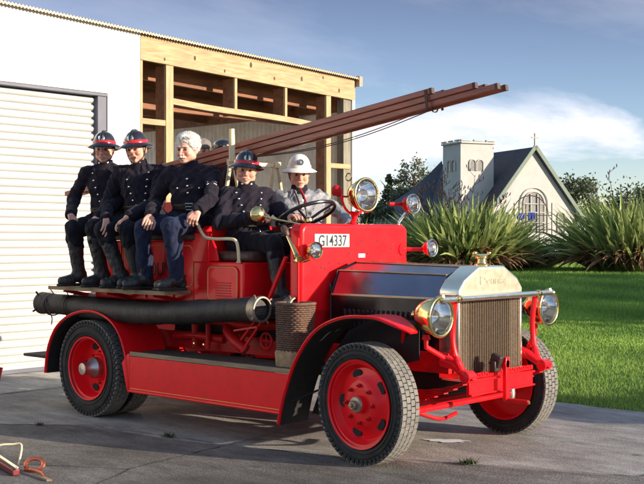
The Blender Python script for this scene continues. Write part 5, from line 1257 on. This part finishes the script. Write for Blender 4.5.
def person(loc, label, P, face_az, head, head_az, head_pitch, sh_drop=0, shw=.185, elb=None, wri=None, hands=None, knee=None, ank=None, toe=None,
           helmet='black', coat='wool', trousers='blacktr', boots='tall', belt=True, buttons='double', buckle='brass', seed=1, res=.006, lean=0, hair='greyhair',
           moustache=False, neck=None, girth=1.0, stripes=False, roll=0, collar=True, group='crew aboard the fire engine'):
    """P pelvis centre, head = centre of the head at eye height; *_az facing directions in degrees; joints as (right, left) pairs"""
    t = thing('person', loc, label, 'person', group)
    A = lambda v: np.array(v, float)
    P = A(P); H = A(head); f = A((math.cos(R_(face_az)), math.sin(R_(face_az)), 0)); l = A((-f[1], f[0], 0)); u = A((0, 0, 1))
    hz_ = R_(head_az); hp = R_(head_pitch)
    hf = A((math.cos(hz_) * math.cos(hp), math.sin(hz_) * math.cos(hp), math.sin(hp))); hl = A((-math.sin(hz_), math.cos(hz_), 0)); hu = np.cross(hf, hl)
    if roll: c_, s_ = math.cos(R_(roll)), math.sin(R_(roll)); hl, hu = hl * c_ + hu * s_, hu * c_ - hl * s_
    AX = [hf, hl, hu]
    def hp_(x, y, z): return H + hf * x + hl * y + hu * z
    Nk = A(neck) if neck is not None else H - hu * .14 - hf * .03
    spine = nrm(Nk - P); TX = [nrm(f - spine * (f @ spine)), l, spine]
    shc = Nk - spine * (.068 + sh_drop)
    SR, SL = shc - l * shw, shc + l * shw
    Sh = (SR, SL)
    # ---------------- skin: one continuous body
    fr_ = np.random.default_rng(seed * 7 + 1); jw, ns, ck, br_, ch_, nw = fr_.uniform([.9, .88, .8, .8, .85, .85], [1.12, 1.2, 1.3, 1.3, 1.25, 1.3])
    b = SDF()
    b.ell(hp_(-.012, 0, .032), AX, (.096, .08, .088), .01)
    b.ell(hp_(.022, 0, -.04), AX, (.064, .066 * jw, .072), .025)
    b.ell(hp_(.06, 0, -.099), AX, (.026, .026 * ch_, .018 * ch_), .022)
    for s in (-1, 1):
        b.ell(hp_(.008, s * .049 * jw, -.058), AX, (.032, .022, .03), .025)
        b.ell(hp_(.062, s * .04, -.034), AX, (.024, .021 * ck, .018 * ck), .012)
        b.ell(hp_(.08, s * .027, .019), AX, (.014, .027, .008 * br_), .01)
        b.ell(hp_(-.008, s * .08, -.012), [nrm(hf + hl * s * .4), hl, hu], (.02, .009, .033), .006)
        b.ell(hp_(-.0, s * .088, -.010), AX, (.009, .006, .018), .005, sub=True)
    b.ell(hp_(.086, 0, -.066), AX, (.014, .03, .018), .015)
    for s in (-1, 1): b.ell(hp_(.096, s * .031, -.001), AX, (.016, .018, .0075), .006, sub=True)
    b.cap(hp_(.084, 0, .006), hp_(.108 + .006 * ns, 0, -.03 - .005 * ns), .008, .0135 * nw, .010)
    for s in (-1, 1): b.ell(hp_(.096, s * .013, -.038), AX, (.012, .009, .008), .006)
    b.cap(hp_(.104, 0, -.074), hp_(.104, 0, -.0741), .001, .001, .002); b.ell(hp_(.101, 0, -.073), AX, (.013, .029, .0042), .003, sub=True)
    b.ell(hp_(.096, 0, -.0655), AX, (.009, .022, .0052), .004); b.ell(hp_(.094, 0, -.081), AX, (.009, .019, .006), .004)
    for s in (-1, 1): b.ell(hp_(.087, s * .036, -.06), [nrm(hf), nrm(hl + hu * s * .8), nrm(hu - hl * s * .8)], (.014, .0035, .024), .004, sub=True)
    b.cap(hp_(-.022, 0, -.05), Nk, .050, .052, .02)
    b.cap(Nk - spine * .04, P, .05, .08, .03); b.cap(SR, SL, .045, .045, .04)
    rgh = np.random.default_rng(seed)
    handinfo = []
    for i in (0, 1):
        s = -1 if i == 0 else 1
        b.cap(Sh[i], elb[i], .040, .034, .02); b.cap(elb[i], wri[i], .034, .026, .012)
        hip = P + l * s * .09; b.cap(hip, knee[i], .06, .045, .03); b.cap(knee[i], ank[i], .045, .035, .02); b.cap(ank[i], A(ank[i]) + A(toe[i]) * .14 - u * .04, .03, .022, .02)
        # hand: direction d, palm normal n, thumb side tt, curl
        d, n_, curl = hands[i]; d = nrm(d); n_ = A(n_) - d * (A(n_) @ d); n_ = nrm(n_); tt = np.cross(n_, d) * (1 if i == 1 else -1); W0 = A(wri[i])
        b.cap(W0, W0 + d * .025, .024, .026, .012)
        L_ = (.075, .084, .078, .06)
        for k in range(4):
            o_ = .031 - k * .0205; kn = W0 + d * (.092 - .004 * abs(k - 1)) + tt * o_ * 1.06 - n_ * .004
            b.cap(W0 + d * .02 + tt * o_ * .6, kn, .0145, .0115, .009)
            ang = curl * (.6 + .12 * k) ; p = kn; dd = d
            for j in range(3):
                dd = nrm(d * math.cos(ang) + n_ * math.sin(ang) + tt * (.03 * (1.5 - k))); q = p + dd * L_[k] * (.46, .31, .23)[j]
                b.cap(p, q, (.0098, .0088, .008)[j], (.0088, .008, .007)[j], .003); p = q; ang += curl * (.75 + .1 * rgh.uniform(-1, 1))
        th0 = W0 + d * .022 + tt * .024 + n_ * .006; th1 = th0 + nrm(d * .72 + tt * .6 + n_ * .35) * .045; th2 = th1 + nrm(d * .85 + tt * .1 + n_ * (.3 + .5 * curl)) * .034; th3 = th2 + nrm(d * .8 - tt * .1 + n_ * (.35 + .7 * curl)) * .024
        b.cap(th0, th1, .0145, .0115, .01); b.cap(th1, th2, .0108, .0098, .003); b.cap(th2, th3, .0095, .0078, .003)
    def attr(Q):
        c = np.tile(np.array([.74, .41, .30]) * (.92 + .12 * jw), (len(Q), 1)); dq = Q - H; x = dq @ hf; y = dq @ hl; z = dq @ hu; isH = (np.linalg.norm(dq, axis=1) < .17)
        def blob(cx, cy, cz, r): return np.exp(-(((x - cx) ** 2 + (np.abs(y) - cy) ** 2 + (z - cz) ** 2) / r ** 2)) * isH
        def mixc(w_, col): 
            nonlocal c
            c = c * (1 - w_[:, None]) + np.array(col) * w_[:, None]
        mixc(.65 * blob(.08, .04, -.035, .028), (.62, .2, .14)); mixc(.7 * blob(.112, 0, -.032, .02), (.6, .19, .14))
        mixc(.8 * blob(.103, .0, -.073, .014) , (.45, .13, .11)); mixc(.8 * blob(.1, .014, -.073, .011), (.45, .13, .11))
        mixc(.6 * blob(.09, .031, 0, .014), (.3, .14, .1)); mixc(.85 * blob(.088, .03, .0235, .009), (.16, .1, .08)); mixc(.85 * blob(.083, .043, .022, .009), (.16, .1, .08))
        mixc(.5 * blob(-.005, .085, -.01, .03), (.62, .2, .14)); mixc(.25 * blob(.07, .02, -.1, .04), (.38, .25, .21))
        hnd = (~isH); mixc(hnd * .25, (.5, .22, .16))
        return np.concatenate([c, np.ones((len(c), 1))], 1)
    body = sdf_obj('body', b, M['skin'], t, h=res * .72, attr=attr)
    for s in (-1, 1):
        e = MB(); e.lathe([(0, -.0115)] + [(.0115 * math.sin(PI * k / 8), -.0115 * math.cos(PI * k / 8)) for k in range(1, 8)] + [(0, .0115)], hp_(.0765, s * .031, -.001), hf, 12); e.build('eye', M['eye'], t, angle=180)
    if seed in (11, 41):
        q = MB(); q.lathe([(0, -.003)] + [(.016 * math.sin(PI * k / 6), -.003 * math.cos(PI * k / 6)) for k in range(1, 6)] + [(0, .003)], hp_(.090, 0, -.0728), hu, 14, up=Vector(hf)); q.build('teeth', M['teeth'], t, angle=180)
    # ---------------- hair
    if hair:
        hs = SDF(); hs.ell(hp_(-.02, 0, .035), AX, (.104, .084, .094), .01)
        if hair == 'whitehair':
            hs.ell(hp_(.045, .012, .1), AX, (.056, .06, .026), .03); hs.ell(hp_(-.03, 0, .05), AX, (.1, .09, .09), .03)
            for s in (-1, 1): hs.ell(hp_(.0, s * .072, .03), AX, (.035, .016, .04), .02)
            hs.plane(hp_(.038, 0, -.005), nrm(hf * 1 - hu * .62)); hs.ell(hp_(.0, -.092, -.02), AX, (.024, .02, .03), .01, sub=True); hs.ell(hp_(.0, .092, -.02), AX, (.024, .02, .03), .01, sub=True)
            nzf = fold(seed + 5, .003, 50, 150, 12)
        else:
            for s in (-1, 1): hs.ell(hp_(-.0, s * .073, .005), AX, (.02, .01, .03), .015)
            hs.plane(hp_(.02, 0, .0), nrm(hf * 1 - hu * .5)); nzf = fold(seed + 5, .005, 60, 150, 7)
        hs.plane(hp_(-.05, 0, -.065), -hu)
        ho = sdf_obj('hair', hs, M[hair], t, h=.0045, noise=nzf)
        if hair == 'whitehair':
            co = np.zeros(len(ho.data.vertices) * 3, np.float32); ho.data.vertices.foreach_get('co', co); co = co.reshape(-1, 3) + np.array(wloc(t)); no = np.array([v.normal[:] for v in ho.data.vertices])
            rg3 = np.random.default_rng(5); vs_ = []; sh_ = []
            for q_ in rg3.integers(0, len(co), 2600):
                p = co[q_]; nn = no[q_]; rel = p - H
                if rel @ hu < -.05: continue
                side = 1 if rel @ hl > .018 else -1
                tdir = -hf * .75 + hl * side * .55 - hu * .35 + rg3.normal(0, .14, 3); tdir = nrm(tdir - nn * (tdir @ nn)); wv = np.cross(nn, tdir) * .0022 * rg3.uniform(.6, 1.4); ln = rg3.uniform(.024, .045); lift = rg3.uniform(.000, .002)
                a0 = p - nn * .002; a1 = p + tdir * ln * .5 + nn * lift; a2 = p + tdir * ln - nn * .003
                vs_ += [a0 - wv, a0 + wv, a1 + wv, a1 - wv, a1 - wv, a1 + wv, a2 + wv * .3, a2 - wv * .3]; s_v = rg3.uniform(0, 1); sh_ += [s_v, s_v]
            lk = tri_obj('hair_locks', np.array(vs_), 4, M['locks'], np.array(sh_), ho); lk.data.transform(Matrix.Translation(-wloc(t)))
    if moustache:
        ms = SDF()
        for s in (-1, 1): ms.cap(hp_(.103, s * .004, -.057), hp_(.088, s * .034, -.070), .0085, .0055, .006)
        sdf_obj('moustache', ms, M['whitehair'], t, h=.0028, noise=fold(seed, .003, 150, 350))
        for s in (-1, 1): eb = SDF(); eb.cap(hp_(.091, s * .016, .024), hp_(.083, s * .045, .024), .005, .004, .003); sdf_obj('eyebrow', eb, M['whitehair'], t, h=.0028)
    # ---------------- coat
    gI = girth
    def torso():
        c = SDF()
        c.ell(P + spine * .03, TX, (.135 * gI, .175, .12), .03); c.ell(P + spine * .17 + TX[0] * .02 * gI, TX, (.14 * gI, .168 * gI ** .5, .15), .06)
        c.ell(Nk - spine * .17 + TX[0] * .015, TX, (.128, .178, .155), .06)
        return c
    c = torso(); c.cap(SR * .94 + SL * .06, SL * .94 + SR * .06, .062, .062, .07)
    if collar: c.cap(Nk - spine * .05, Nk - spine * .005, .07, .062, .03)
    for s in (-1, 1): c.cap(P + l * s * .09 - spine * .02, P + l * s * .095 + (A(knee[0 if s < 0 else 1]) - P) * .28, .105, .09, .05)
    tors = torso(); tors.cap(SR, SL, .05, .05, .06)
    for i in (0, 1):
        w_ = A(wri[i]); e_ = A(elb[i]); c.cap(Sh[i], e_, .064, .053, .03); c.cap(e_, w_ - nrm(w_ - e_) * .012, .053, .044, .02)
        fw_ = nrm(w_ - e_)
    jk = sdf_obj('tunic' if coat != 'silver' else 'coat', c, M[coat], t, h=res, noise=fold(seed, .0085, 18, 62) if coat != 'silver' else fold(seed, .0085, 26, 85))
    for i in (0, 1):       # cuffs as short flared bands
        w_ = A(wri[i]); e_ = A(elb[i]); d = nrm(w_ - e_); cf = MB()
        cf.lathe([(.036, .004), (.050, .0), (.0515, -.012), (.052, -.06), (.047, -.066)], Vector(w_ + d * .006), Vector(d), 22); cf.build('cuff', M[coat], t, angle=50)
    # collar band
    if collar:
        nd = Vector(nrm(H - hf * .02 - Nk)); cb = MB()
        cb.lathe([(.092, -.035), (.080, -.012), (.071, .012), (.0675, .044), (.0655, .047), (.063, .044), (.064, .01)], Vector(Nk + hf * .004), nd, 32, up=Vector(hf)); cb.build('collar', M[coat] if coat != 'silver' else M['wool'], t, angle=60)
        if buttons == 'double':
            for s in (-1, 1): q = MB(); q.lathe([(.009, 0), (.008, .004), (0, .006)], Vector(Nk + nrm(H - Nk) * .024 + hf * .062 + hl * s * .035), Vector(hf + hl * s * .5), 10); q.build('collar_badge', M['nickel'], t)
    # belt
    if belt:
        bl = SDF(); bl.p = [x for x in torso().p]
        bl.p = [(q[0], q[1], q[2], q[3] + .010, q[4], q[5]) if q[0] == 'e' else q for q in bl.p]
        ctr = P + spine * .135; bl.plane(ctr + spine * .025, spine); bl.plane(ctr - spine * .025, -spine)
        bo = sdf_obj('belt', bl, M['belt'], t, h=.0055)
        p, nn = bl.march(ctr + TX[0] * .4 , -TX[0])
        if p is not None:
            q = MB(); R3 = Matrix((Vector(nn), Vector(l), Vector(spine))).transposed(); pts = [Vector(p) + R3 @ V(.004, y, z) for y, z in ((-.03, -.026), (.03, -.026), (.03, .026), (-.03, .026))]
            q.tube(pts, .0055, 6, closed=True); q.tube([Vector(p) + R3 @ V(.006, -.03, 0), Vector(p) + R3 @ V(.006, .02, 0)], .004, 6); q.build('buckle', M[buckle], t)
    def on_tunic(lat, up, nm, mk):
        o = P + spine * up + l * lat + TX[0] * .35; p, nn = tors.march(o, -TX[0])
        if p is None: return
        q = MB(); mk(q, Vector(p + nn * .006), Vector(nn)); q.build(nm, M['nickel'], t, angle=60)
    Ht = np.linalg.norm(Nk - P)
    dot = lambda q, p, nn: q.lathe([(.0095, 0), (.009, .004), (.006, .007), (0, .008)], p, nn, 10)
    if buttons == 'double':
        for k in range(5):
            for s in (-1, 1): on_tunic(s * (.05 + .012 * k), Ht * (.40 + .118 * k), 'button', dot)
        for s in (-1, 1):
            on_tunic(s * .06, .07, 'button', dot)
    elif buttons == 'single':
        for k in range(4): on_tunic(0, Ht * (.42 + .12 * k) if k else .06, 'button', dot)
        for s in (-1, 1): on_tunic(s * .09, Ht * .62, 'button', dot)
    if buttons == 'single':
        for s in (-1, 1):
            def flap(q, p, nn):
                R3 = Matrix((nn, Vector(l), Vector(spine))).transposed(); q.box(p + R3 @ V(-.001, 0, .012), (.008, .085, .034), R3)
            o = P + spine * Ht * .62 + l * s * .09 + TX[0] * .35; p, nn = tors.march(o, -TX[0])
            if p is not None: q = MB(); flap(q, Vector(p + nn * .007), Vector(nn)); q.build('pocket_flap', M[coat], t, bevel=.003)
    if buttons == 'double':      # shoulder straps with a metal edge
        for s in (-1, 1):
            a_ = shc + l * s * .075 + u * .055; b_ = shc + l * s * .165 + u * .058; q = MB(); q.beam(Vector(a_), Vector(b_), .04, .008, up=(0, 0, 1)); q.build('shoulder_strap', M['nickel'] if False else M[coat], t, bevel=.003)
            q = MB(); q.lathe([(.01, 0), (.009, .005), (0, .008)], Vector(a_ + u * .006), V(0, 0, 1), 10); q.build('button', M['nickel'], t)
            q = MB(); q.tube([Vector(a_ + (b_ - a_) * w_ + u * (.006 + .002 * math.sin(w_ * 40)) + f * .012) for w_ in [k / 10 for k in range(11)]], .0055, 6); q.tube([Vector(a_ + (b_ - a_) * w_ + u * (.006 + .002 * math.sin(w_ * 40)) - f * .012) for w_ in [k / 10 for k in range(11)]], .0055, 6) if False else None; q.build('shoulder_chain', M['nickel'], t)
    if stripes:
        d = nrm(A(elb[1]) - SL); side = nrm(f * .9 + l * .2); tn = nrm(np.cross(d, side))
        for k in range(3):
            ctr = SL + d * (.09 + .03 * k); q = MB()
            pts = [Vector(ctr + side * .069 * math.cos(a) + tn * .069 * math.sin(a) + d * .03 * abs(a) / .6) for a in [-.6 + .15 * j for j in range(9)]]
            q.tube(pts, .0055, 6); q.build('sleeve_stripe', M['plate'], t)
    # ---------------- trousers
    tr = SDF(); tr.ell(P - u * .01, TX, (.12 * gI, .165, .1), .03)
    for i in (0, 1):
        s = -1 if i == 0 else 1; k_ = A(knee[i]); a_ = A(ank[i]); hip = P + l * s * .085; tr.cap(hip, k_, .098, .07, .04)
        if boots == 'tall': tr.cap(k_, k_ + (a_ - k_) * .35, .07, .062, .02); tr.ell(k_ + (a_ - k_) * .25, np.eye(3), (.072, .072, .06), .02)
        else: tr.cap(k_, a_ + (k_ - a_) * .02, .070, .062, .02); tr.plane(a_ - nrm(k_ - a_) * .03, -nrm(k_ - a_)) if False else None
    sdf_obj('trousers', tr, M[trousers], t, h=res, noise=fold(seed + 9, .0095, 16, 55))
    # ---------------- boots
    for i in (0, 1):
        k_ = A(knee[i]); a_ = A(ank[i]); td = nrm(toe[i]); tu = np.array([0, 0, 1.]); 
        tdh = td; upv = nrm(tu - td * (tu @ td)); sole = a_ - upv * .085
        bt = SDF()
        if boots == 'tall': bt.cap(k_ + (a_ - k_) * .22, a_, .068, .052, .02)
        else: bt.cap(a_ + (k_ - a_) * .2, a_, .048, .046, .02)
        bt.cap(a_ - tdh * .02, sole - tdh * .035 + upv * .042, .047, .042, .03); bt.cap(a_ - upv * .012 + tdh * .01, sole + tdh * .12 + upv * .036, .044, .042, .03); bt.cap(sole + tdh * .09 + upv * .034, sole + tdh * .165 + upv * .034, .044, .036, .02)
        bt.plane(sole + upv * .006, -upv); o = sdf_obj('boot', bt, M['boot'], t, h=.005, noise=fold(seed + 3 + i, .0022, 40, 90))
        so = SDF(); so.cap(sole + tdh * .08 + upv * .0, sole + tdh * .168 + upv * .0, .047, .04, .02); so.cap(sole - tdh * .045, sole + tdh * .09, .037, .043, .02); so.plane(sole + upv * .012, upv); so.plane(sole - upv * .012, -upv)
        sdf_obj('sole', so, M['blackmatt'], o, h=.005)
    # ---------------- helmet
    if helmet in ('black', 'white'):
        hm = M['helmet'] if helmet == 'black' else M['helmetwhite']; o = Vector(hp_(-.008, 0, .036)); tilt = Vector(hu * .99 - hf * .08).normalized()
        _, sa, sb_ = frame(tilt); fwd = Vector(hf) - tilt * Vector(hf).dot(tilt); fwd.normalize(); lf = tilt.cross(fwd)
        def ring(r, z, ex=1.0, n=40, fl=0, rb=1.0):
            out = []
            for k in range(n):
                a = 2 * PI * k / n; ca, sn = math.cos(a), math.sin(a); rx = r * 1.13 * (1 if ca > 0 else rb); out.append(o + fwd * ca * rx + lf * sn * r + tilt * (z - fl * (abs(ca) ** 2) * (1 if ca < 0 else .5)))
            return out
        def loft(q, rings, close=True):
            n = len(rings[0]); vs = [v for r_ in rings for v in r_]; fs = []
            for i in range(len(rings) - 1):
                for k in range(n): fs.append((i * n + k, i * n + (k + 1) % n, (i + 1) * n + (k + 1) % n, (i + 1) * n + k))
            if close: fs.append(tuple((len(rings) - 1) * n + k for k in range(n)))
            q.add(vs, fs)
        q = MB(); R0 = .098; Hh = .118 if helmet == 'black' else .13
        rr = [ring(.090, .0), ring(R0, .002)] + [ring(R0 * (math.cos(PI / 2 * k / 10) ** .8 if k < 10 else .02), .002 + Hh * math.sin(PI / 2 * k / 10)) for k in range(1, 11)]
        loft(q, rr); he = q.build('helmet', hm, t, angle=60)
        q = MB(); loft(q, [ring(.092, .012), ring(.1, .012), ring(.12, .004, fl=.004), ring(.147, -.012, fl=.018, rb=1.12), ring(.150, -.017, fl=.02, rb=1.12), ring(.147, -.02, fl=.02, rb=1.12), ring(.12, -.004, fl=.006), ring(.095, .0), ring(.09, .004)], False)
        q.build('brim', hm, he, angle=70)
        bandm = M['helmetred'] if helmet == 'black' else M['helmetwhite']
        q = MB(); loft(q, [ring(.0985, .008), ring(.1025, .008), ring(.102, .034), ring(.099, .036)], False); q.build('band', bandm, he, angle=70)
        # comb over the crown
        q = MB(); pth = []
        for k in range(17):
            a = -.05 + (PI * .78) * k / 16; pth.append(o + fwd * math.cos(a) * R0 * 1.13 + tilt * (.004 + Hh * math.sin(a) ** .9 if math.sin(a) > 0 else .004))
        if helmet == 'black':
            for a_, b_ in zip(pth[2:-1], pth[3:]): q.beam(a_ + (a_ - o).normalized() * .004, b_ + (b_ - o).normalized() * .004, .02, .016, up=(b_ - a_).cross(lf))
            q.build('comb', hm, he, bevel=.003)
        bp_ = o + fwd * R0 * 1.13 + tilt * (.055 if helmet == 'black' else .06); bn = (fwd + tilt * .35).normalized(); bp_ = bp_ - fwd * .008
        q = MB(); q.lathe([(0, .002), (.02, .002), (.024, .006), (.027, .004), (.027, -.012)], bp_, bn, 20); bdg = q.build('badge', M['nickel'] if helmet == 'black' else M['jamb'], he, angle=40)
        q = MB(); q.lathe([(0, .008), (.011, .007), (.013, .002)], bp_, bn, 14); q.build('badge_centre', M['helmet'] if helmet == 'black' else M['nickel'], bdg)
        # chin strap
        q = MB(); pts = [hp_(.0, -.094, .03), hp_(.008, -.086, -.02), hp_(.022, -.068, -.07), hp_(.046, -.036, -.108), hp_(.056, 0, -.121), hp_(.046, .036, -.108), hp_(.022, .068, -.07), hp_(.008, .086, -.02), hp_(.0, .094, .03)]
        q.tube(smooth_path(pts, 4), .0048, 6); q.build('chin_strap', M['belt'] if helmet == 'black' else M['leather'], he)
    elif helmet in ('greycap', 'darkcap'):
        cm_ = M['greyhair'] if helmet == 'greycap' else M['helmet']; s_ = SDF(); s_.ell(hp_(-.012, 0, .06), AX, (.115, .098, .075), .01); s_.cap(hp_(.09, -.03, .05), hp_(.09, .03, .05), .02, .02, .03); s_.plane(hp_(0, 0, .03), -hu); sdf_obj('cap', s_, cm_, t, h=.006)
    return t

CREW = 'crew aboard the fire engine'
DN = (0, 0, -1)
# 1: far left, sitting sideways, feet on the footboard
person((-3.2, -.55, 1.56), 'smiling fireman in black helmet and buttoned tunic, furthest left on the side bench', (-3.27, -.52, 1.66), -52, (-3.245, -.64, 2.30), -50, -4,
       elb=((-3.62, -.70, 1.86), (-3.04, -.66, 1.83)), wri=((-3.33, -.93, 1.72), (-2.98, -.90, 1.70)),
       hands=(((.85, -.35, -.42), (-.1, -.2, -1), .45), ((.25, -.75, -.5), (0, -.4, -1), .5)),
       knee=((-3.25, -.96, 1.60), (-2.95, -.97, 1.61)), ank=((-3.28, -.88, 1.205), (-2.97, -.86, 1.205)), toe=((-.12, -1, 0), (-.1, -1, 0)), seed=11)
# 2
person((-2.8, -.55, 1.56), 'fireman in black helmet with a round badge, seated second from the left', (-2.80, -.52, 1.66), -55, (-2.80, -.64, 2.28), -62, -8,
       elb=((-3.10, -.72, 1.82), (-2.50, -.68, 1.82)), wri=((-2.80, -.95, 1.68), (-2.52, -.93, 1.70)),
       hands=(((.55, -.4, -.75), (-.3, -.4, -.9), .35), ((-.2, -.75, -.5), (0, -.4, -1), .5)),
       knee=((-2.80, -.98, 1.59), (-2.50, -.97, 1.60)), ank=((-2.70, -.87, 1.205), (-2.50, -.85, 1.205)), toe=((-.1, -1, 0), (-.1, -1, 0)), seed=23, roll=4, hair='greyhair')
# 3: bareheaded
person((-2.15, -.55, 1.56), 'white haired man with moustache and navy trousers, bareheaded, gripping the rail', (-2.16, -.52, 1.66), -57, (-2.15, -.63, 2.245), -72, -7,
       elb=((-2.46, -.70, 1.82), (-1.83, -.66, 1.83)), wri=((-2.25, -.93, 1.70), (-1.80, -.82, 1.74)),
       hands=(((.55, -.65, -.45), (-.1, -.3, -1), .5), ((-.1, -.55, -.85), (-.5, .3, -.6), .9)),
       knee=((-2.28, -.99, 1.60), (-1.95, -.97, 1.61)), ank=((-2.36, -.89, 1.205), (-2.00, -.86, 1.205)), toe=((-.25, -1, 0), (-.3, -1, 0)),
       helmet=None, hair='whitehair', moustache=True, trousers='navy', boots='shoe', buttons='single', buckle='nickel', seed=37, girth=.98, stripes=True, shw=.183)
# driver
person((-1.66, -.38, 1.42), 'smiling fireman driver in black helmet, both hands on the steering wheel', (-1.68, -.38, 1.50), -34, (-1.70, -.40, 2.065), -42, -4,
       elb=((-1.69, -.69, 1.64), (-1.44, -.22, 1.68)), wri=((-1.42, -.60, 1.68), (-1.31, -.30, 1.685)),
       hands=(((.95, .2, .15), (.25, .25, -.9), .75), ((.9, -.2, .12), (.25, .1, -.9), .75)),
       knee=((-1.26, -.53, 1.47), (-1.24, -.26, 1.47)), ank=((-1.19, -.53, 1.11), (-1.17, -.26, 1.11)), toe=((1, -.1, .02), (1, 0, .02)), seed=41, roll=-4, shw=.165, neck=(-1.705, -.39, 1.93))
# officer
person((-1.72, .30, 1.42), 'officer in white helmet and pale silver grey coat, seated beyond the driver', (-1.72, .30, 1.50), -22, (-1.74, .26, 2.065), -40, -8,
       elb=((-1.58, .02, 1.70), (-1.50, .55, 1.72)), wri=((-1.38, .10, 1.60), (-1.30, .40, 1.62)),
       hands=(((.8, .5, -.2), (0, 0, -1), .5), ((.8, -.4, -.2), (0, 0, -1), .5)),
       knee=((-1.28, .18, 1.47), (-1.28, .44, 1.47)), ank=((-1.18, .18, 1.11), (-1.18, .44, 1.11)), toe=((1, 0, .02), (1, 0, .02)),
       helmet='white', coat='silver', belt=False, buttons=None, seed=53, girth=1.1, shw=.185, neck=(-1.75, .27, 1.925))
ofc = [o for o in bpy.data.objects if o.name.startswith('person') and o.parent is None][-1]
b = MB(); b.tube(smooth_path([(-1.64, .17, 1.93), (-1.58, .155, 1.86), (-1.565, .17, 1.80)], 5), .007, 7); b.build('lanyard', M['helmetred'], ofc)
for dy in (-.05, .0): b = MB(); b.tube(smooth_path([(-1.66 + dy, .19 + dy * .6, 1.93), (-1.575 + dy * .4, .15 + dy, 1.82), (-1.56 + dy * .4, .17 + dy, 1.68)], 5), .007, 7); b.build('coat_strap', M['belt'], ofc)
for k in range(3): b = MB(); b.lathe([(.014, 0), (.012, .006), (0, .008)], (-1.565, .11, 1.83 - .06 * k), (.9, -.4, 0), 10); b.build('clasp', M['steel'], ofc)
# two more on the far bench, almost hidden
person((-3.2, .55, 1.56), 'man in a grey cap on the far bench, face showing behind the white haired man', (-3.10, .52, 1.64), 60, (-3.30, .54, 2.35), -45, -4,
       elb=((-2.85, .75, 1.8), (-3.4, .75, 1.8)), wri=((-2.9, .95, 1.7), (-3.3, .95, 1.7)), hands=(((0, .8, -.5), (0, 0, -1), .5), ((0, .8, -.5), (0, 0, -1), .5)),
       knee=((-2.95, .98, 1.6), (-3.25, .98, 1.6)), ank=((-2.95, .9, 1.205), (-3.25, .9, 1.205)), toe=((0, 1, 0), (0, 1, 0)), seed=61, helmet='greycap', res=.011, buttons=None, belt=False)
person((-2.75, .55, 1.56), 'person in a dark cap on the far bench, seen just left of the cream upright', (-2.72, .52, 1.66), 60, (-3.02, .56, 2.32), 150, -4,
       elb=((-2.5, .75, 1.8), (-3.0, .75, 1.8)), wri=((-2.5, .95, 1.7), (-2.85, .95, 1.7)), hands=(((0, .8, -.5), (0, 0, -1), .5), ((0, .8, -.5), (0, 0, -1), .5)),
       knee=((-2.6, .98, 1.6), (-2.88, .98, 1.6)), ank=((-2.6, .9, 1.205), (-2.88, .9, 1.205)), toe=((0, 1, 0), (0, 1, 0)), seed=67, helmet='darkcap', res=.011, buttons=None, belt=False)
